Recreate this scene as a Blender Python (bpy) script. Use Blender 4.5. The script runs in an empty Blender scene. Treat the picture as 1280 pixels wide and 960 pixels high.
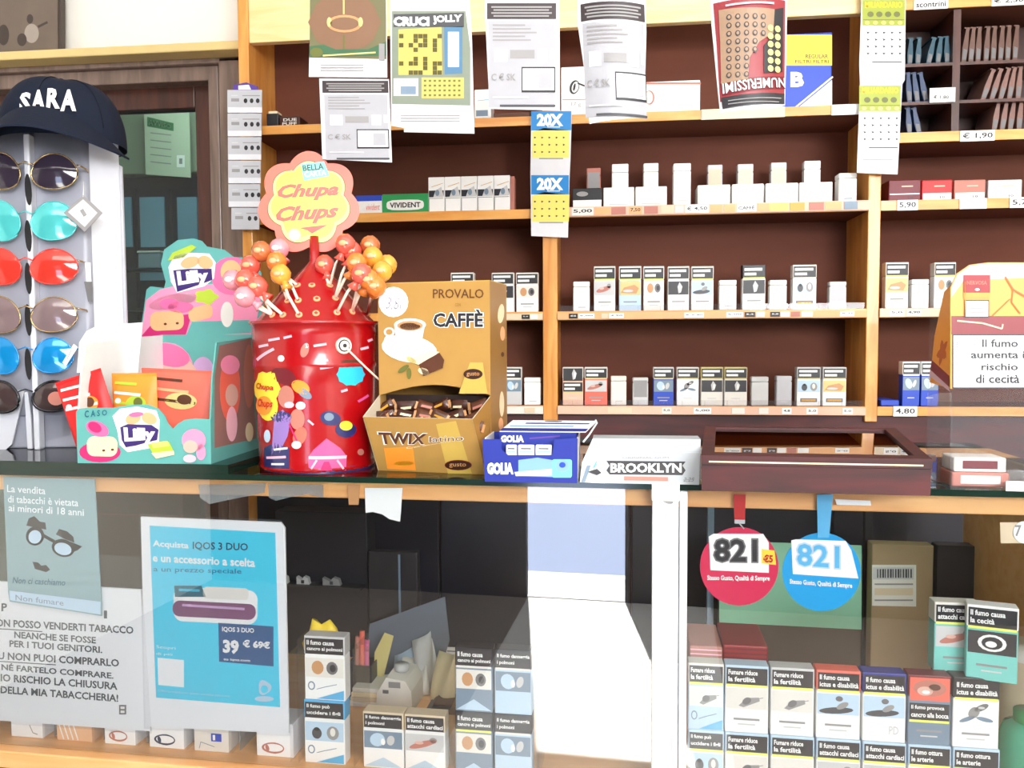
import bpy, bmesh, math, random
from mathutils import Vector, Matrix

# ---------------------------------------------------------------- camera, world, sun, lights, exposure
SC = bpy.context.scene
COL = SC.collection
FPX = 1000.0
YAW, PITCH, ROLL = math.radians(6.3), math.radians(-2.9), math.radians(-.3)
CAMR = Matrix.Rotation(YAW, 3, 'Z') @ Matrix.Rotation(math.pi/2 + PITCH, 3, 'X') @ Matrix.Rotation(ROLL, 3, 'Z')
CAMP = Vector((0, 0, 1.4))
cd = bpy.data.cameras.new('camera'); cam = bpy.data.objects.new('camera', cd); COL.objects.link(cam)
cam.matrix_world = Matrix.Translation(CAMP) @ CAMR.to_4x4()
cd.sensor_fit = 'HORIZONTAL'; cd.sensor_width = 36; cd.lens = 36*FPX/1280; cd.clip_start = .02; cd.clip_end = 60
SC.camera = cam

world = bpy.data.worlds.new('world'); SC.world = world; world.use_nodes = True
bg = world.node_tree.nodes['Background']; bg.inputs[0].default_value = (.82, .9, 1, 1); bg.inputs[1].default_value = 1.0

sd = bpy.data.lights.new('sun', 'SUN'); sd.energy = 60; sd.angle = math.radians(.6); sd.color = (1, .97, .92)
sun = bpy.data.objects.new('sun', sd); COL.objects.link(sun)
sun.rotation_euler = Vector((.34, 1.72, -2.15)).to_track_quat('-Z', 'Y').to_euler()

def area(name, loc, target, sx, sy, power, col=(1, .965, .9)):
    l = bpy.data.lights.new(name, 'AREA'); l.shape = 'RECTANGLE'; l.size = sx; l.size_y = sy; l.energy = power; l.color = col
    o = bpy.data.objects.new(name, l); COL.objects.link(o); o.location = loc
    o.rotation_euler = (Vector(target)-Vector(loc)).to_track_quat('-Z', 'Y').to_euler(); return o
area('ceiling_panel_light', (.1, .15, 2.78), (.1, .35, 0), 2.4, .7, 15)
area('ceiling_panel_light', (.1, -1.0, 2.78), (.1, .2, .8), 2.4, .7, 28)
area('front_fill_light', (.9, -2.12, 1.98), (.0, 1.3, 1.0), 2.0, .95, 240, (.97, .98, 1))  # unseen fill lamp added before the closed rear wall to light the counter fronts
area('back_room_light', (-1.3, 2.6, 2.5), (-1.2, 3.2, 1.2), .6, .4, 9, (.9, 1, .97))

vs = SC.view_settings; vs.view_transform = 'Standard'; vs.look = 'None'; vs.gamma = 1; vs.use_curve_mapping = False
vs.exposure = -.42
SC.cycles.transparent_max_bounces = 24; SC.cycles.max_bounces = 8; SC.cycles.caustics_reflective = False; SC.cycles.caustics_refractive = False
SC.cycles.sample_clamp_indirect = 30

# ---------------------------------------------------------------- helpers
def ray(px, py): return CAMR @ Vector(((px-640)/FPX, -(py-480)/FPX, -1))
def at_y(px, py, Y): v = ray(px, py); return CAMP + v*(Y/v.y)
def at_z(px, py, z): v = ray(px, py); return CAMP + v*((z-CAMP.z)/v.z)
def lin(c): return tuple(((x/255/12.92) if x/255 <= .04045 else ((x/255+.055)/1.055)**2.4) for x in c)

MATS = {}
def mat(name, rgb=(200, 200, 200), rough=.5, metal=0, var=.06, scale=40, bump=0, spec=.5, coat=0):
    if name in MATS: return MATS[name]
    m = bpy.data.materials.new(name); m.use_nodes = True; nt = m.node_tree; b = nt.nodes['Principled BSDF']
    c = lin(rgb)
    tc = nt.nodes.new('ShaderNodeTexCoord'); no = nt.nodes.new('ShaderNodeTexNoise'); no.inputs['Scale'].default_value = scale; no.inputs['Detail'].default_value = 3
    nt.links.new(tc.outputs['Object'], no.inputs['Vector'])
    mx = nt.nodes.new('ShaderNodeMix'); mx.data_type = 'RGBA'
    mx.inputs[6].default_value = (*[x*(1-var) for x in c], 1); mx.inputs[7].default_value = (*[min(1, x*(1+var)) for x in c], 1)
    nt.links.new(no.outputs['Fac'], mx.inputs[0]); nt.links.new(mx.outputs[2], b.inputs['Base Color'])
    b.inputs['Roughness'].default_value = rough; b.inputs['Metallic'].default_value = metal
    b.inputs['Specular IOR Level'].default_value = spec; b.inputs['Coat Weight'].default_value = coat; b.inputs['Coat Roughness'].default_value = .08
    if bump:
        bp = nt.nodes.new('ShaderNodeBump'); bp.inputs['Strength'].default_value = bump; bp.inputs['Distance'].default_value = .002
        nt.links.new(no.outputs['Fac'], bp.inputs['Height']); nt.links.new(bp.outputs[0], b.inputs['Normal'])
    MATS[name] = m; return m

def wood(name, a, b_, rough=.35, stretch=(1, 8, 8), coat=.2, scale=6, spec=.5):
    m = bpy.data.materials.new(name); m.use_nodes = True; nt = m.node_tree; b = nt.nodes['Principled BSDF']
    tc = nt.nodes.new('ShaderNodeTexCoord'); mp = nt.nodes.new('ShaderNodeMapping'); mp.inputs['Scale'].default_value = stretch
    no = nt.nodes.new('ShaderNodeTexNoise'); no.inputs['Scale'].default_value = scale; no.inputs['Detail'].default_value = 5; no.inputs['Distortion'].default_value = .6
    cr = nt.nodes.new('ShaderNodeValToRGB'); cr.color_ramp.elements[0].position = .35; cr.color_ramp.elements[1].position = .65
    cr.color_ramp.elements[0].color = (*lin(a), 1); cr.color_ramp.elements[1].color = (*lin(b_), 1)
    nt.links.new(tc.outputs['Object'], mp.inputs[0]); nt.links.new(mp.outputs[0], no.inputs['Vector']); nt.links.new(no.outputs['Fac'], cr.inputs[0]); nt.links.new(cr.outputs[0], b.inputs['Base Color'])
    b.inputs['Roughness'].default_value = rough; b.inputs['Coat Weight'].default_value = coat; b.inputs['Specular IOR Level'].default_value = spec
    MATS[name] = m; return m

def glass(name, tint=(235, 245, 242), haze=0, refl=1.0, rough=.0, hazecol=(230, 240, 245)):
    m = bpy.data.materials.new(name); m.use_nodes = True; nt = m.node_tree; nt.nodes.remove(nt.nodes['Principled BSDF'])
    out = nt.nodes['Material Output']
    tr = nt.nodes.new('ShaderNodeBsdfTransparent'); tr.inputs[0].default_value = (*lin(tint), 1)
    gl = nt.nodes.new('ShaderNodeBsdfGlossy'); gl.inputs['Roughness'].default_value = rough
    fr = nt.nodes.new('ShaderNodeFresnel'); fr.inputs[0].default_value = 1.5
    mul = nt.nodes.new('ShaderNodeMath'); mul.operation = 'MULTIPLY'; nt.links.new(fr.outputs[0], mul.inputs[0])
    ge = nt.nodes.new('ShaderNodeNewGeometry'); fs = nt.nodes.new('ShaderNodeMath'); fs.operation = 'MULTIPLY_ADD'; fs.inputs[1].default_value = -refl; fs.inputs[2].default_value = refl
    nt.links.new(ge.outputs['Backfacing'], fs.inputs[0]); nt.links.new(fs.outputs[0], mul.inputs[1])   # both faces' reflection taken on the outer one
    base = tr
    if haze:
        df = nt.nodes.new('ShaderNodeBsdfDiffuse'); df.inputs[0].default_value = (*lin(hazecol), 1)
        m0 = nt.nodes.new('ShaderNodeMixShader'); m0.inputs[0].default_value = haze
        nt.links.new(tr.outputs[0], m0.inputs[1]); nt.links.new(df.outputs[0], m0.inputs[2]); base = m0
    mx = nt.nodes.new('ShaderNodeMixShader'); nt.links.new(mul.outputs[0], mx.inputs[0]); nt.links.new(base.outputs[0], mx.inputs[1]); nt.links.new(gl.outputs[0], mx.inputs[2])
    nt.links.new(mx.outputs[0], out.inputs['Surface']); MATS[name] = m; return m

wood('beech', (222, 148, 66), (240, 178, 98)); wood('beech_pale', (240, 205, 140), (250, 224, 170), coat=.4)
wood('beech_up', (214, 138, 60), (236, 172, 92), stretch=(8, 8, 1)); wood('case_wood', (236, 170, 108), (246, 190, 130))
wood('rosewood', (52, 16, 16), (84, 26, 26), rough=.55, coat=0); wood('walnut_frame', (112, 92, 82), (140, 118, 106), stretch=(8, 8, 1))
wood('dark_door_wood', (58, 28, 20), (84, 42, 30), stretch=(8, 8, 1)); wood('shelf_back', (98, 56, 43), (112, 67, 52), rough=.7, coat=0, spec=.15, stretch=(1, 3, 3), scale=2)
glass('counter_glass', (253, 254, 254), refl=4.5); glass('clear_plastic', (252, 252, 253), haze=.02, refl=.8, rough=.03); glass('shelf_glass', (225, 238, 233), refl=1.0)
glass('cellophane', (225, 225, 225), haze=.22, refl=2, rough=.12); glass('blue_haze_plastic', (175, 205, 210), haze=.62, refl=.8, hazecol=(180, 214, 222))
glass('green_bottle_plastic', (110, 220, 190), haze=.45, refl=1, rough=.1, hazecol=(90, 215, 180)); glass('lid_glass', (190, 160, 140), refl=1.8)
M = mat
C_ = dict(white=(245, 245, 243), offwhite=(232, 228, 220), black=(16, 16, 18), ink=(38, 36, 40), navy=(16, 20, 36), grey=(150, 148, 148), lightgrey=(205, 205, 205), darkgrey=(70, 70, 74),
  red=(196, 20, 24), brightred=(225, 30, 30), orange=(238, 120, 40), yellow=(250, 218, 60), lemon=(240, 244, 110), pink=(238, 110, 160), palepink=(250, 190, 205), magenta=(200, 40, 110),
  teal=(120, 205, 196), cyan=(40, 190, 222), blue=(30, 70, 190), deepblue=(22, 40, 140), skyblue=(90, 180, 230), green=(30, 150, 80), lime=(180, 205, 60), olive=(105, 110, 50), gold=(214, 158, 48), darkgold=(176, 118, 34),
  brown=(90, 50, 30), choc=(60, 26, 14), tan=(205, 150, 100), cream=(250, 232, 190), sand=(214, 200, 130), purple=(90, 60, 150), lilac=(200, 160, 205), coral=(240, 110, 90), maroon=(110, 16, 30), silver=(190, 190, 195), skin=(225, 180, 165), paleblue=(190, 215, 235), steel=(120, 140, 160), darkgreen=(30, 62, 48), beige=(225, 205, 175), midgrey=(112, 110, 112), shadowgrey=(48, 46, 50), flame=(248, 150, 50), peach=(250, 180, 130), darkred=(150, 10, 20))
for k, v in C_.items(): mat(k, v, rough=.45, var=.03)

class MB:
    """collects geometry; build() links it as ONE mesh object"""
    def __init__(s): s.v = []; s.f = []; s.mi = []; s.sm = []; s.mats = []
    def midx(s, m):
        if m not in s.mats: s.mats.append(m)
        return s.mats.index(m)
    def add(s, vs_, fs, m, smooth=False):
        o = len(s.v); s.v += [tuple(v) for v in vs_]; i = s.midx(m)
        for f in fs: s.f.append(tuple(o+k for k in f)); s.mi.append(i); s.sm.append(smooth)
        return s
    def box(s, a, b, m='white', bev=0):
        (x0, y0, z0), (x1, y1, z1) = a, b
        x0, x1 = min(x0, x1), max(x0, x1); y0, y1 = min(y0, y1), max(y0, y1); z0, z1 = min(z0, z1), max(z0, z1)
        if not bev:
            return s.add([(x0, y0, z0), (x1, y0, z0), (x1, y1, z0), (x0, y1, z0), (x0, y0, z1), (x1, y0, z1), (x1, y1, z1), (x0, y1, z1)],
                         [(0, 3, 2, 1), (4, 5, 6, 7), (0, 1, 5, 4), (1, 2, 6, 5), (2, 3, 7, 6), (3, 0, 4, 7)], m)
        bm = bmesh.new(); bmesh.ops.create_cube(bm, size=1)
        for v in bm.verts: v.co = Vector(((x0+x1)/2+v.co.x*(x1-x0), (y0+y1)/2+v.co.y*(y1-y0), (z0+z1)/2+v.co.z*(z1-z0)))
        bmesh.ops.bevel(bm, geom=bm.edges[:], offset=min(bev, .45*min(x1-x0, y1-y0, z1-z0)), segments=2, profile=.5, affect='EDGES')
        s.bm(bm, m); return s
    def bm(s, bm, m, smooth=False):
        bm.verts.index_update(); s.add([v.co[:] for v in bm.verts], [[v.index for v in f.verts] for f in bm.faces], m, smooth); bm.free()
    def prism(s, pts, y0, y1, m='white', side=None):
        """outline in x,z extruded along y (y0 = front)"""
        a = sum(pts[i][0]*pts[(i+1) % len(pts)][1]-pts[(i+1) % len(pts)][0]*pts[i][1] for i in range(len(pts)))
        if a < 0: pts = pts[::-1]
        n = len(pts); V = [(x, y0, z) for x, z in pts]+[(x, y1, z) for x, z in pts]
        s.add(V, [tuple(range(n))], m); s.add(V, [tuple(range(2*n-1, n-1, -1))], side or m)
        s.add(V, [(i, i+n, (i+1) % n+n, (i+1) % n) for i in range(n)], side or m); return s
    def hexa(s, p, m='white'):
        """8 corners: bottom 4 ccw from above starting front left, then top 4"""
        return s.add(p, [(0, 3, 2, 1), (4, 5, 6, 7), (0, 1, 5, 4), (1, 2, 6, 5), (2, 3, 7, 6), (3, 0, 4, 7)], m)
    def lathe(s, prof, seg=32, c=(0, 0), m='white', cap=True):
        V = []; F = []
        for r, z in prof:
            for k in range(seg):
                a = 2*math.pi*k/seg; V.append((c[0]+r*math.cos(a), c[1]+r*math.sin(a), z))
        for i in range(len(prof)-1):
            for k in range(seg): F.append((i*seg+k, i*seg+(k+1) % seg, (i+1)*seg+(k+1) % seg, (i+1)*seg+k))
        s.add(V, F, m, True)
        if cap:
            s.add(V[:seg], [tuple(range(seg-1, -1, -1))], m); s.add(V[-seg:], [tuple(range(seg))], m)
        return s
    def tube(s, path, r, m='white', seg=8):
        P = [Vector(p) for p in path]; V = []; F = []
        for i, p in enumerate(P):
            d = (P[min(i+1, len(P)-1)]-P[max(i-1, 0)]).normalized(); u = d.cross(Vector((0, 0, 1)) if abs(d.z) < .9 else Vector((1, 0, 0))).normalized(); w = d.cross(u)
            rr = r[i] if isinstance(r, (list, tuple)) else r
            for k in range(seg): a = 2*math.pi*k/seg; V.append(tuple(p+u*rr*math.cos(a)+w*rr*math.sin(a)))
        for i in range(len(P)-1):
            for k in range(seg): F.append((i*seg+k, (i+1)*seg+k, (i+1)*seg+(k+1) % seg, i*seg+(k+1) % seg))
        F.append(tuple(range(seg))); F.append(tuple(range(len(V)-1, len(V)-seg-1, -1))); s.add(V, F, m, True); return s
    def ell(s, c, r, m='white', seg=16, fn=None):
        V = []; F = []; n = seg//2
        for i in range(n+1):
            t = math.pi*i/n
            for k in range(seg):
                a = 2*math.pi*k/seg; q = (math.sin(t)*math.cos(a), math.sin(t)*math.sin(a), math.cos(t))
                k_ = fn(q) if fn else 1
                V.append((c[0]+r[0]*q[0]*k_, c[1]+r[1]*q[1]*k_, c[2]+r[2]*q[2]*k_))
        for i in range(n):
            for k in range(seg): F.append((i*seg+k, (i+1)*seg+k, (i+1)*seg+(k+1) % seg, i*seg+(k+1) % seg))
        s.add(V, F, m, True); return s
    def grid(s, fn, nu, nv, m='white', thick=0, smooth=True):
        V = [fn(i/nu, j/nv) for j in range(nv+1) for i in range(nu+1)]; w = nu+1
        F = [(j*w+i, j*w+i+1, (j+1)*w+i+1, (j+1)*w+i) for j in range(nv) for i in range(nu)]
        if thick:
            bm = bmesh.new(); vv = [bm.verts.new(v) for v in V]
            for f in F: bm.faces.new([vv[k] for k in f])
            bm.normal_update(); geo = bmesh.ops.solidify(bm, geom=bm.faces[:], thickness=thick); s.bm(bm, m, smooth)
        else: s.add(V, F, m, smooth)
        return s
    def mesh(s, name):
        me = bpy.data.meshes.new(name); me.from_pydata(s.v, [], s.f)
        for m in s.mats: me.materials.append(MATS[m])
        me.polygons.foreach_set('material_index', s.mi); me.polygons.foreach_set('use_smooth', s.sm); me.update(); return me
    def build(s, name, parent=None, label=None):
        return link(name, s.mesh(name), parent, label)

WM = {}
def link(name, me, parent=None, label=None):
    o = bpy.data.objects.new(name, me); COL.objects.link(o)
    if parent is not None: o.parent = parent
    if label: o['label'] = label
    WM[o.name] = WM[parent.name] if parent is not None else Matrix.Identity(4)
    return o
def thing(name, label, cat, loc=(0, 0, 0), rz=0, group=None, tilt=0):
    o = bpy.data.objects.new(name, None); COL.objects.link(o); o.empty_display_size = .03
    m = Matrix.Translation(Vector(loc)) @ Matrix.Rotation(rz, 4, 'Z') @ Matrix.Rotation(tilt, 4, 'X')
    o.matrix_world = m; o.location = loc; o.rotation_mode = 'XYZ'; o.rotation_euler = m.to_euler('XYZ'); WM[o.name] = m
    o['label'] = label; o['category'] = cat
    if group: o['group'] = group
    return o
def struct(name, mb): o = mb.build(name); o['kind'] = 'structure'; return o

def surf(t, y=0.0):
    """pixel -> local (x,z) on the thing's own plane y=const"""
    W = WM[t.name]; I = W.inverted(); c = I @ CAMP
    def f(px, py):
        d = I.to_3x3() @ ray(px, py); k = (y-c.y)/d.y; p = c+d*k; return (p.x, p.z)
    return f

class Print:
    """thin flat-colour print laid on a surface; fn(x,z,off)->xyz"""
    def __init__(s, S=None, y=0.0, fn=None, step=.0003, curved=False):
        s.S = S or (lambda x, z: (x, z)); s.fn = fn or (lambda x, z, o: (x, y-o, z)); s.mb = MB(); s.L = 1; s.step = step; s.curved = curved or fn is not None
    def up(s): s.L += 1; return s
    def poly(s, pts, m, raw=False):
        if not raw: pts = [s.S(*p) for p in pts]
        a = sum(pts[i][0]*pts[(i+1) % len(pts)][1]-pts[(i+1) % len(pts)][0]*pts[i][1] for i in range(len(pts)))
        if a < 0: pts = pts[::-1]
        o = s.L*s.step
        if not s.curved: s.mb.add([s.fn(x, z, o) for x, z in pts], [tuple(range(len(pts)))], m)
        else:
            dn = []
            for i in range(len(pts)):
                (x0, z0), (x1, z1) = pts[i], pts[(i+1) % len(pts)]; n = max(1, int(math.hypot(x1-x0, z1-z0)/.006))
                dn += [(x0+(x1-x0)*k/n, z0+(z1-z0)*k/n) for k in range(n)]
            cx = sum(p[0] for p in dn)/len(dn); cz = sum(p[1] for p in dn)/len(dn); R = max(math.hypot(p[0]-cx, p[1]-cz) for p in dn); k_ = max(1, min(8, int(R/.008)+1)); n = len(dn)
            V = [s.fn(cx, cz, o)]; F = []
            for r in range(1, k_+1):
                for p in dn: V.append(s.fn(cx+(p[0]-cx)*r/k_, cz+(p[1]-cz)*r/k_, o))
            for i in range(n): F.append((0, 1+i, 1+(i+1) % n))
            for r in range(1, k_):
                for i in range(n): a_ = 1+(r-1)*n; b_ = 1+r*n; F.append((a_+i, b_+i, b_+(i+1) % n, a_+(i+1) % n))
            s.mb.add(V, F, m)
        return s
    def rect(s, x0, y0, x1, y1, m, raw=False): return s.poly([(x0, y0), (x1, y0), (x1, y1), (x0, y1)], m, raw)
    def ell(s, cx, cy, rx, ry, m, rot=0, n=20, raw=False, fnr=None):
        c, q = math.cos(rot), math.sin(rot); P = []
        for k in range(n):
            a = 2*math.pi*k/n; g = fnr(a) if fnr else 1; u, v = rx*g*math.cos(a), ry*g*math.sin(a); P.append((cx+u*c-v*q, cy+u*q+v*c))
        return s.poly(P, m, raw)
    def line(s, pts, w, m, raw=False):
        for (x0, y0), (x1, y1) in zip(pts, pts[1:]):
            L = math.hypot(x1-x0, y1-y0) or 1; nx, ny = -(y1-y0)/L*w/2, (x1-x0)/L*w/2
            s.poly([(x0+nx, y0+ny), (x1+nx, y1+ny), (x1-nx, y1-ny), (x0-nx, y0-ny)], m, raw)
        return s
    def build(s, name, parent, label=None): return s.mb.build(name, parent, label)

TXT = {}
def text_data(body, bold=0.0, shear=0.0):
    key = (body, bold, shear)
    if key in TXT: return TXT[key]
    cu = bpy.data.curves.new('t', 'FONT'); cu.body = body; cu.size = 1; cu.offset = bold; cu.shear = shear; cu.fill_mode = 'FRONT'; cu.resolution_u = 2
    o = bpy.data.objects.new('t', cu); COL.objects.link(o); dg = bpy.context.evaluated_depsgraph_get(); dg.update()
    me = bpy.data.meshes.new_from_object(o.evaluated_get(dg)); V = [v.co[:2] for v in me.vertices]; F = [tuple(p.vertices) for p in me.polygons]
    bpy.data.objects.remove(o); bpy.data.curves.remove(cu); bpy.data.meshes.remove(me)
    x0, x1 = min(v[0] for v in V), max(v[0] for v in V); y0, y1 = min(v[1] for v in V), max(v[1] for v in V)
    TXT[key] = ([((x-x0)/(x1-x0), (y-y0)/((y1-y0) or 1)) for x, y in V], F); return TXT[key]
def lettering(pr, body, q, m, bold=0.0, shear=0.0, flip=False, raw=False):
    """q = (x0,ytop,x1,ybottom) box or 4 corners TL,TR,BR,BL, mapped on the surface"""
    V, F = text_data(body, bold, shear)
    if len(q) == 4 and not isinstance(q[0], (tuple, list)): x0, y0, x1, y1 = q; q = [(x0, y0), (x1, y0), (x1, y1), (x0, y1)]
    if not raw: q = [pr.S(*p) for p in q]
    (a, b, c, d) = q; P = []
    for u, v in V:
        if flip: u, v = 1-u, 1-v
        t = (a[0]+(b[0]-a[0])*u, a[1]+(b[1]-a[1])*u); l = (d[0]+(c[0]-d[0])*u, d[1]+(c[1]-d[1])*u)
        P.append(pr.fn(l[0]+(t[0]-l[0])*v, l[1]+(t[1]-l[1])*v, pr.L*pr.step))
    pr.mb.add(P, F, m); return pr

# ---------------------------------------------------------------- the setting
ZG, ZC, YS = 1.2205, .801, 1.66         # glass top height, case floor, shelf front plane
KA = math.radians(-2.5)
KW = Matrix.Translation((-.12, 1.045, 0)) @ Matrix.Rotation(KA, 4, 'Z'); KI = KW.inverted()
def kpt(px, py, d):
    """point through pixel on the vertical plane d behind the counter's front glass, in counter coordinates"""
    c = KI @ CAMP; v = KI.to_3x3() @ ray(px, py); return c+v*((d-c.y)/v.y)
def kz(px, py, z): return KI @ at_z(px, py, z)

mat('floor_tile', (140, 131, 124), rough=.4, var=.08, scale=6); mat('ceiling_paint', (240, 238, 232), rough=.8); mat('cream_wall', (250, 246, 236), rough=.7, var=.02, scale=5, bump=.05)
mat('rear_wall_paint', (64, 58, 56), rough=.8); mat('back_room_wall', (150, 158, 140), rough=.8); mat('street', (138, 154, 190), rough=.8); mat('ledge_cream', (232, 205, 140), rough=.5)
struct('floor', MB().box((-3, -2.2, -.05), (3, 4, 0), 'floor_tile'))
struct('ceiling', MB().box((-3, -2.2, 2.85), (3, 4, 2.9), 'ceiling_paint'))
struct('wall_right', MB().box((2.0, -2.2, 0), (2.06, 1.98, 2.85), 'cream_wall'))
struct('wall_left', MB().box((-2.66, -2.2, 0), (-2.6, 4, 2.85), 'cream_wall'))
w = MB(); w.box((-2.6, -2.26, 0), (-.69, -2.2, 2.85), 'rear_wall_paint'); w.box((-.15, -2.26, 0), (2, -2.2, 2.12), 'rear_wall_paint'); w.box((-.69, -2.26, 2.12), (2, -2.2, 2.85), 'rear_wall_paint')
struct('wall_rear', w)
struct('street_ground', MB().box((-8, -14, -.15), (8, -2.75, -.02), 'street'))
mat('pavement', (235, 236, 238), rough=.7)
mat('reflection_pad_white', (222, 222, 220), rough=.5)
struct('floor_reflection_pad', MB().box((-.68, -2.2, 0), (.3, -.2, .004), 'reflection_pad_white'))  # pale pad added so the sun patch mirrors white in the counter glass
struct('pavement', MB().box((-8, -2.75, -.15), (8, -2.26, -.01), 'pavement'))
YW = 1.84                                # wall plane beside the shelving
def yx(px, py, Y): p = at_y(px, py, Y); return p.x
def yz(px, py, Y): return at_y(px, py, Y).z
zl0, zl1 = yz(150, 68, YW-.08), yz(150, 57, YW-.08)      # ledge
xd = -.775
w = MB(); w.box((-2.6, YW, zl0), (2, YW+.12, 2.85), 'cream_wall'); w.box((xd-.03, YW, 0), (2, YW+.12, zl0), 'cream_wall'); struct('wall_back', w)
MB_ = MB().box((-2.6, YW-.08, zl0), (xd+.0, YW, zl1), 'ledge_cream', .003); struct('trim_1', MB_)
# door_1 : frame, leaf with pane
dz = yz(180, 88, YW-.03)
W = lambda px, py, Y=YW: yx(px, py, Y)
fr = MB()
fr.box((-2.6, YW-.035, yz(150, 84, YW-.035)), (xd-.005, YW+.1, zl0), 'walnut_frame', .004)
fr.box((-2.6, YW-.02, yz(200, 103, YW-.02)), (W(262, 100, YW-.02), YW+.1, yz(150, 84, YW-.035)), 'walnut_frame', .003)
fr.box((W(262, 200, YW-.02), YW-.02, 0), (W(275, 200, YW-.02), YW+.1, yz(150, 84, YW-.035)), 'walnut_frame', .003)
fr.box((W(275, 200, YW-.035), YW-.035, 0), (xd-.005, YW+.1, zl0-.0), 'walnut_frame', .004)
d1 = struct('door_1', fr)
lf = MB(); x0, x1 = W(-150, 200), W(240, 200); xr = W(262, 200)
ztop = yz(200, 133, YW); zt = yz(200, 103, YW)
lf.box((x1, YW+.02, 0), (xr, YW+.06, zt), 'dark_door_wood', .003); lf.box((-2.5, YW+.02, ztop), (x1, YW+.06, zt), 'dark_door_wood', .003); lf.box((-2.5, YW+.02, 0), (x1, YW+.06, .35), 'dark_door_wood', .003)
lf.box((x0-.15, YW+.021, .35), (x0, YW+.059, ztop), 'dark_door_wood')
lf.build('door_leaf', d1)
MB().box((-2.5, YW+.037, .35), (x1, YW+.043, ztop), 'shelf_glass').build('pane', d1)
# back room
w = MB(); w.box((-2.6, 3.9, 0), (.2, 3.96, 2.85), 'back_room_wall'); w.box((xd+.1, YW+.12, 0), (xd+.16, 3.9, 2.85), 'back_room_wall'); struct('wall_back_room', w)
mat('grey_green_board', (138, 150, 132), rough=.6); mat('poster_green', (60, 120, 82)); mat('metal_blue_black', (24, 34, 50), rough=.35, metal=.3); mat('pane_blue', (110, 150, 178), rough=.2); mat('poster_paper', (196, 205, 184))
t = thing('notice_poster', 'pale green notice with dark green heading seen through the glass door', 'poster', (yx(208, 180, 3.0), 3.0, yz(208, 222, 3.0)))
S = surf(t); a = S(180, 135); b = S(236, 135); c = S(238, 222); d = S(182, 218)
MB().prism([a, b, c, d], 0, .006, 'poster_paper').build('sheet', t)
p = Print(S); p.poly([(184, 146), (217, 154), (217, 164), (184, 158)], 'poster_green'); lettering(p, 'AVVISO', [(186, 149), (214, 156), (214, 161), (186, 156)], 'poster_paper'); p.rect(221, 194, 231, 209, 'white'); p.up().rect(224, 198, 228, 205, 'grey')
for k in range(5): p.line([(188, 166+k*9), (214, 169+k*9)], 1.3, 'grey')
p.build('print', t)
t = thing('cardboard_box', 'big grey green carton on top of the dark metal cabinet behind the door', 'box', (yx(160, 200, 3.05), 3.05, yz(160, 218, 3.05)))
S = surf(t); MB().box((S(120, 130)[0], 0, 0), (S(262, 130)[0], .35, S(200, 120)[1]), 'grey_green_board', .004).build('carton', t)
Y = 3.02; t = thing('metal_cabinet', 'dark blue metal cabinet with glazed doors in the room behind the door', 'cabinet', (yx(200, 300, Y), Y, 0))
S = surf(t); xa, xb = S(120, 300)[0], S(262, 300)[0]; zt_ = S(200, 219)[1]
MB().box((xa, .02, 0), (xb, .45, zt_), 'metal_blue_black', .004).build('body', t)
for i, (q0, q1) in enumerate([(145, 163), (172, 204), (219, 245)]):
    for (r0, r1) in [(246, 308), (318, 350)] if i else [(246, 308)]:
        A = S(q0, r0); B = S(q1, r1); MB().box((A[0], .012, B[1]), (B[0], .02, A[1]), 'pane_blue').build('pane', t)
for q in (167, 211):
    A = S(q, 235); B = S(q+5, 400); MB().box((A[0], .0, B[1]), (B[0], .02, A[1]), 'metal_blue_black', .002).build('stile', t)
for k, (r, wd) in enumerate([(322, .09), (372, .1)]):
    A = S(160, r+14); hb = thing('storage_tin', ['small grey tin on the upper rack beside the cabinet behind the door', 'small grey tin low beside the cabinet behind the door'][k], 'tin', (yx(172+k*20, r, 2.9), 2.9, yz(172, r+14, 2.9)))
    MB().box((0, 0, 0), (wd, .06, .06), 'steel', .006).build('body', hb); MB().box((-.002, -.002, .06), (wd+.002, .062, .068), 'lightgrey', .003).build('lid', hb)
t = thing('metal_rack', 'dark metal rack standing in the room behind the door', 'rack', (yx(190, 300, 2.88), 2.88, 0))
for r in (336, 386): MB().box((-.2, 0, yz(172, r, 2.9)-.008), (.22, .09, yz(172, r, 2.9)), 'metal_blue_black').build('shelf', t)
for x in (-.2, .205):
    MB().box((x, 0, 0), (x+.015, .015, yz(172, 320, 2.9)), 'metal_blue_black').build('post', t)

# framed sepia picture on the ledge
t = thing('framed_picture', 'sepia picture in a dark frame on the ledge above the door', 'picture', (yx(20, 55, YW-.045), YW-.045, zl1), tilt=math.radians(-3))
S = surf(t); zb = 0; a = S(75, 54); xl = S(-90, 55)[0]; mat('sepia', (118, 104, 92), rough=.3, var=.35, scale=9); mat('sepia_dark', (70, 60, 54)); mat('sepia_light', (170, 158, 146))
MB().box((xl, .002, 0), (a[0], .02, .2), 'sepia_dark', .002).build('frame', t); MB().box((xl+.006, -.001, .006), (a[0]-.006, .003, .194), 'sepia').build('picture', t)
p = Print(S, fn=lambda x, z, o: (x, -.001-o, z)); p.curved = False
p.ell(40, 42, 9, 12, 'sepia_light'); p.up().ell(38, 24, 4, 6, 'sepia_dark'); p.line([(48, 34), (60, 28)], 3, 'sepia_dark'); p.ell(28, 50, 6, 8, 'sepia_dark'); p.ell(5, 44, 7, 13, 'sepia_dark'); p.build('figures', t)

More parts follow.
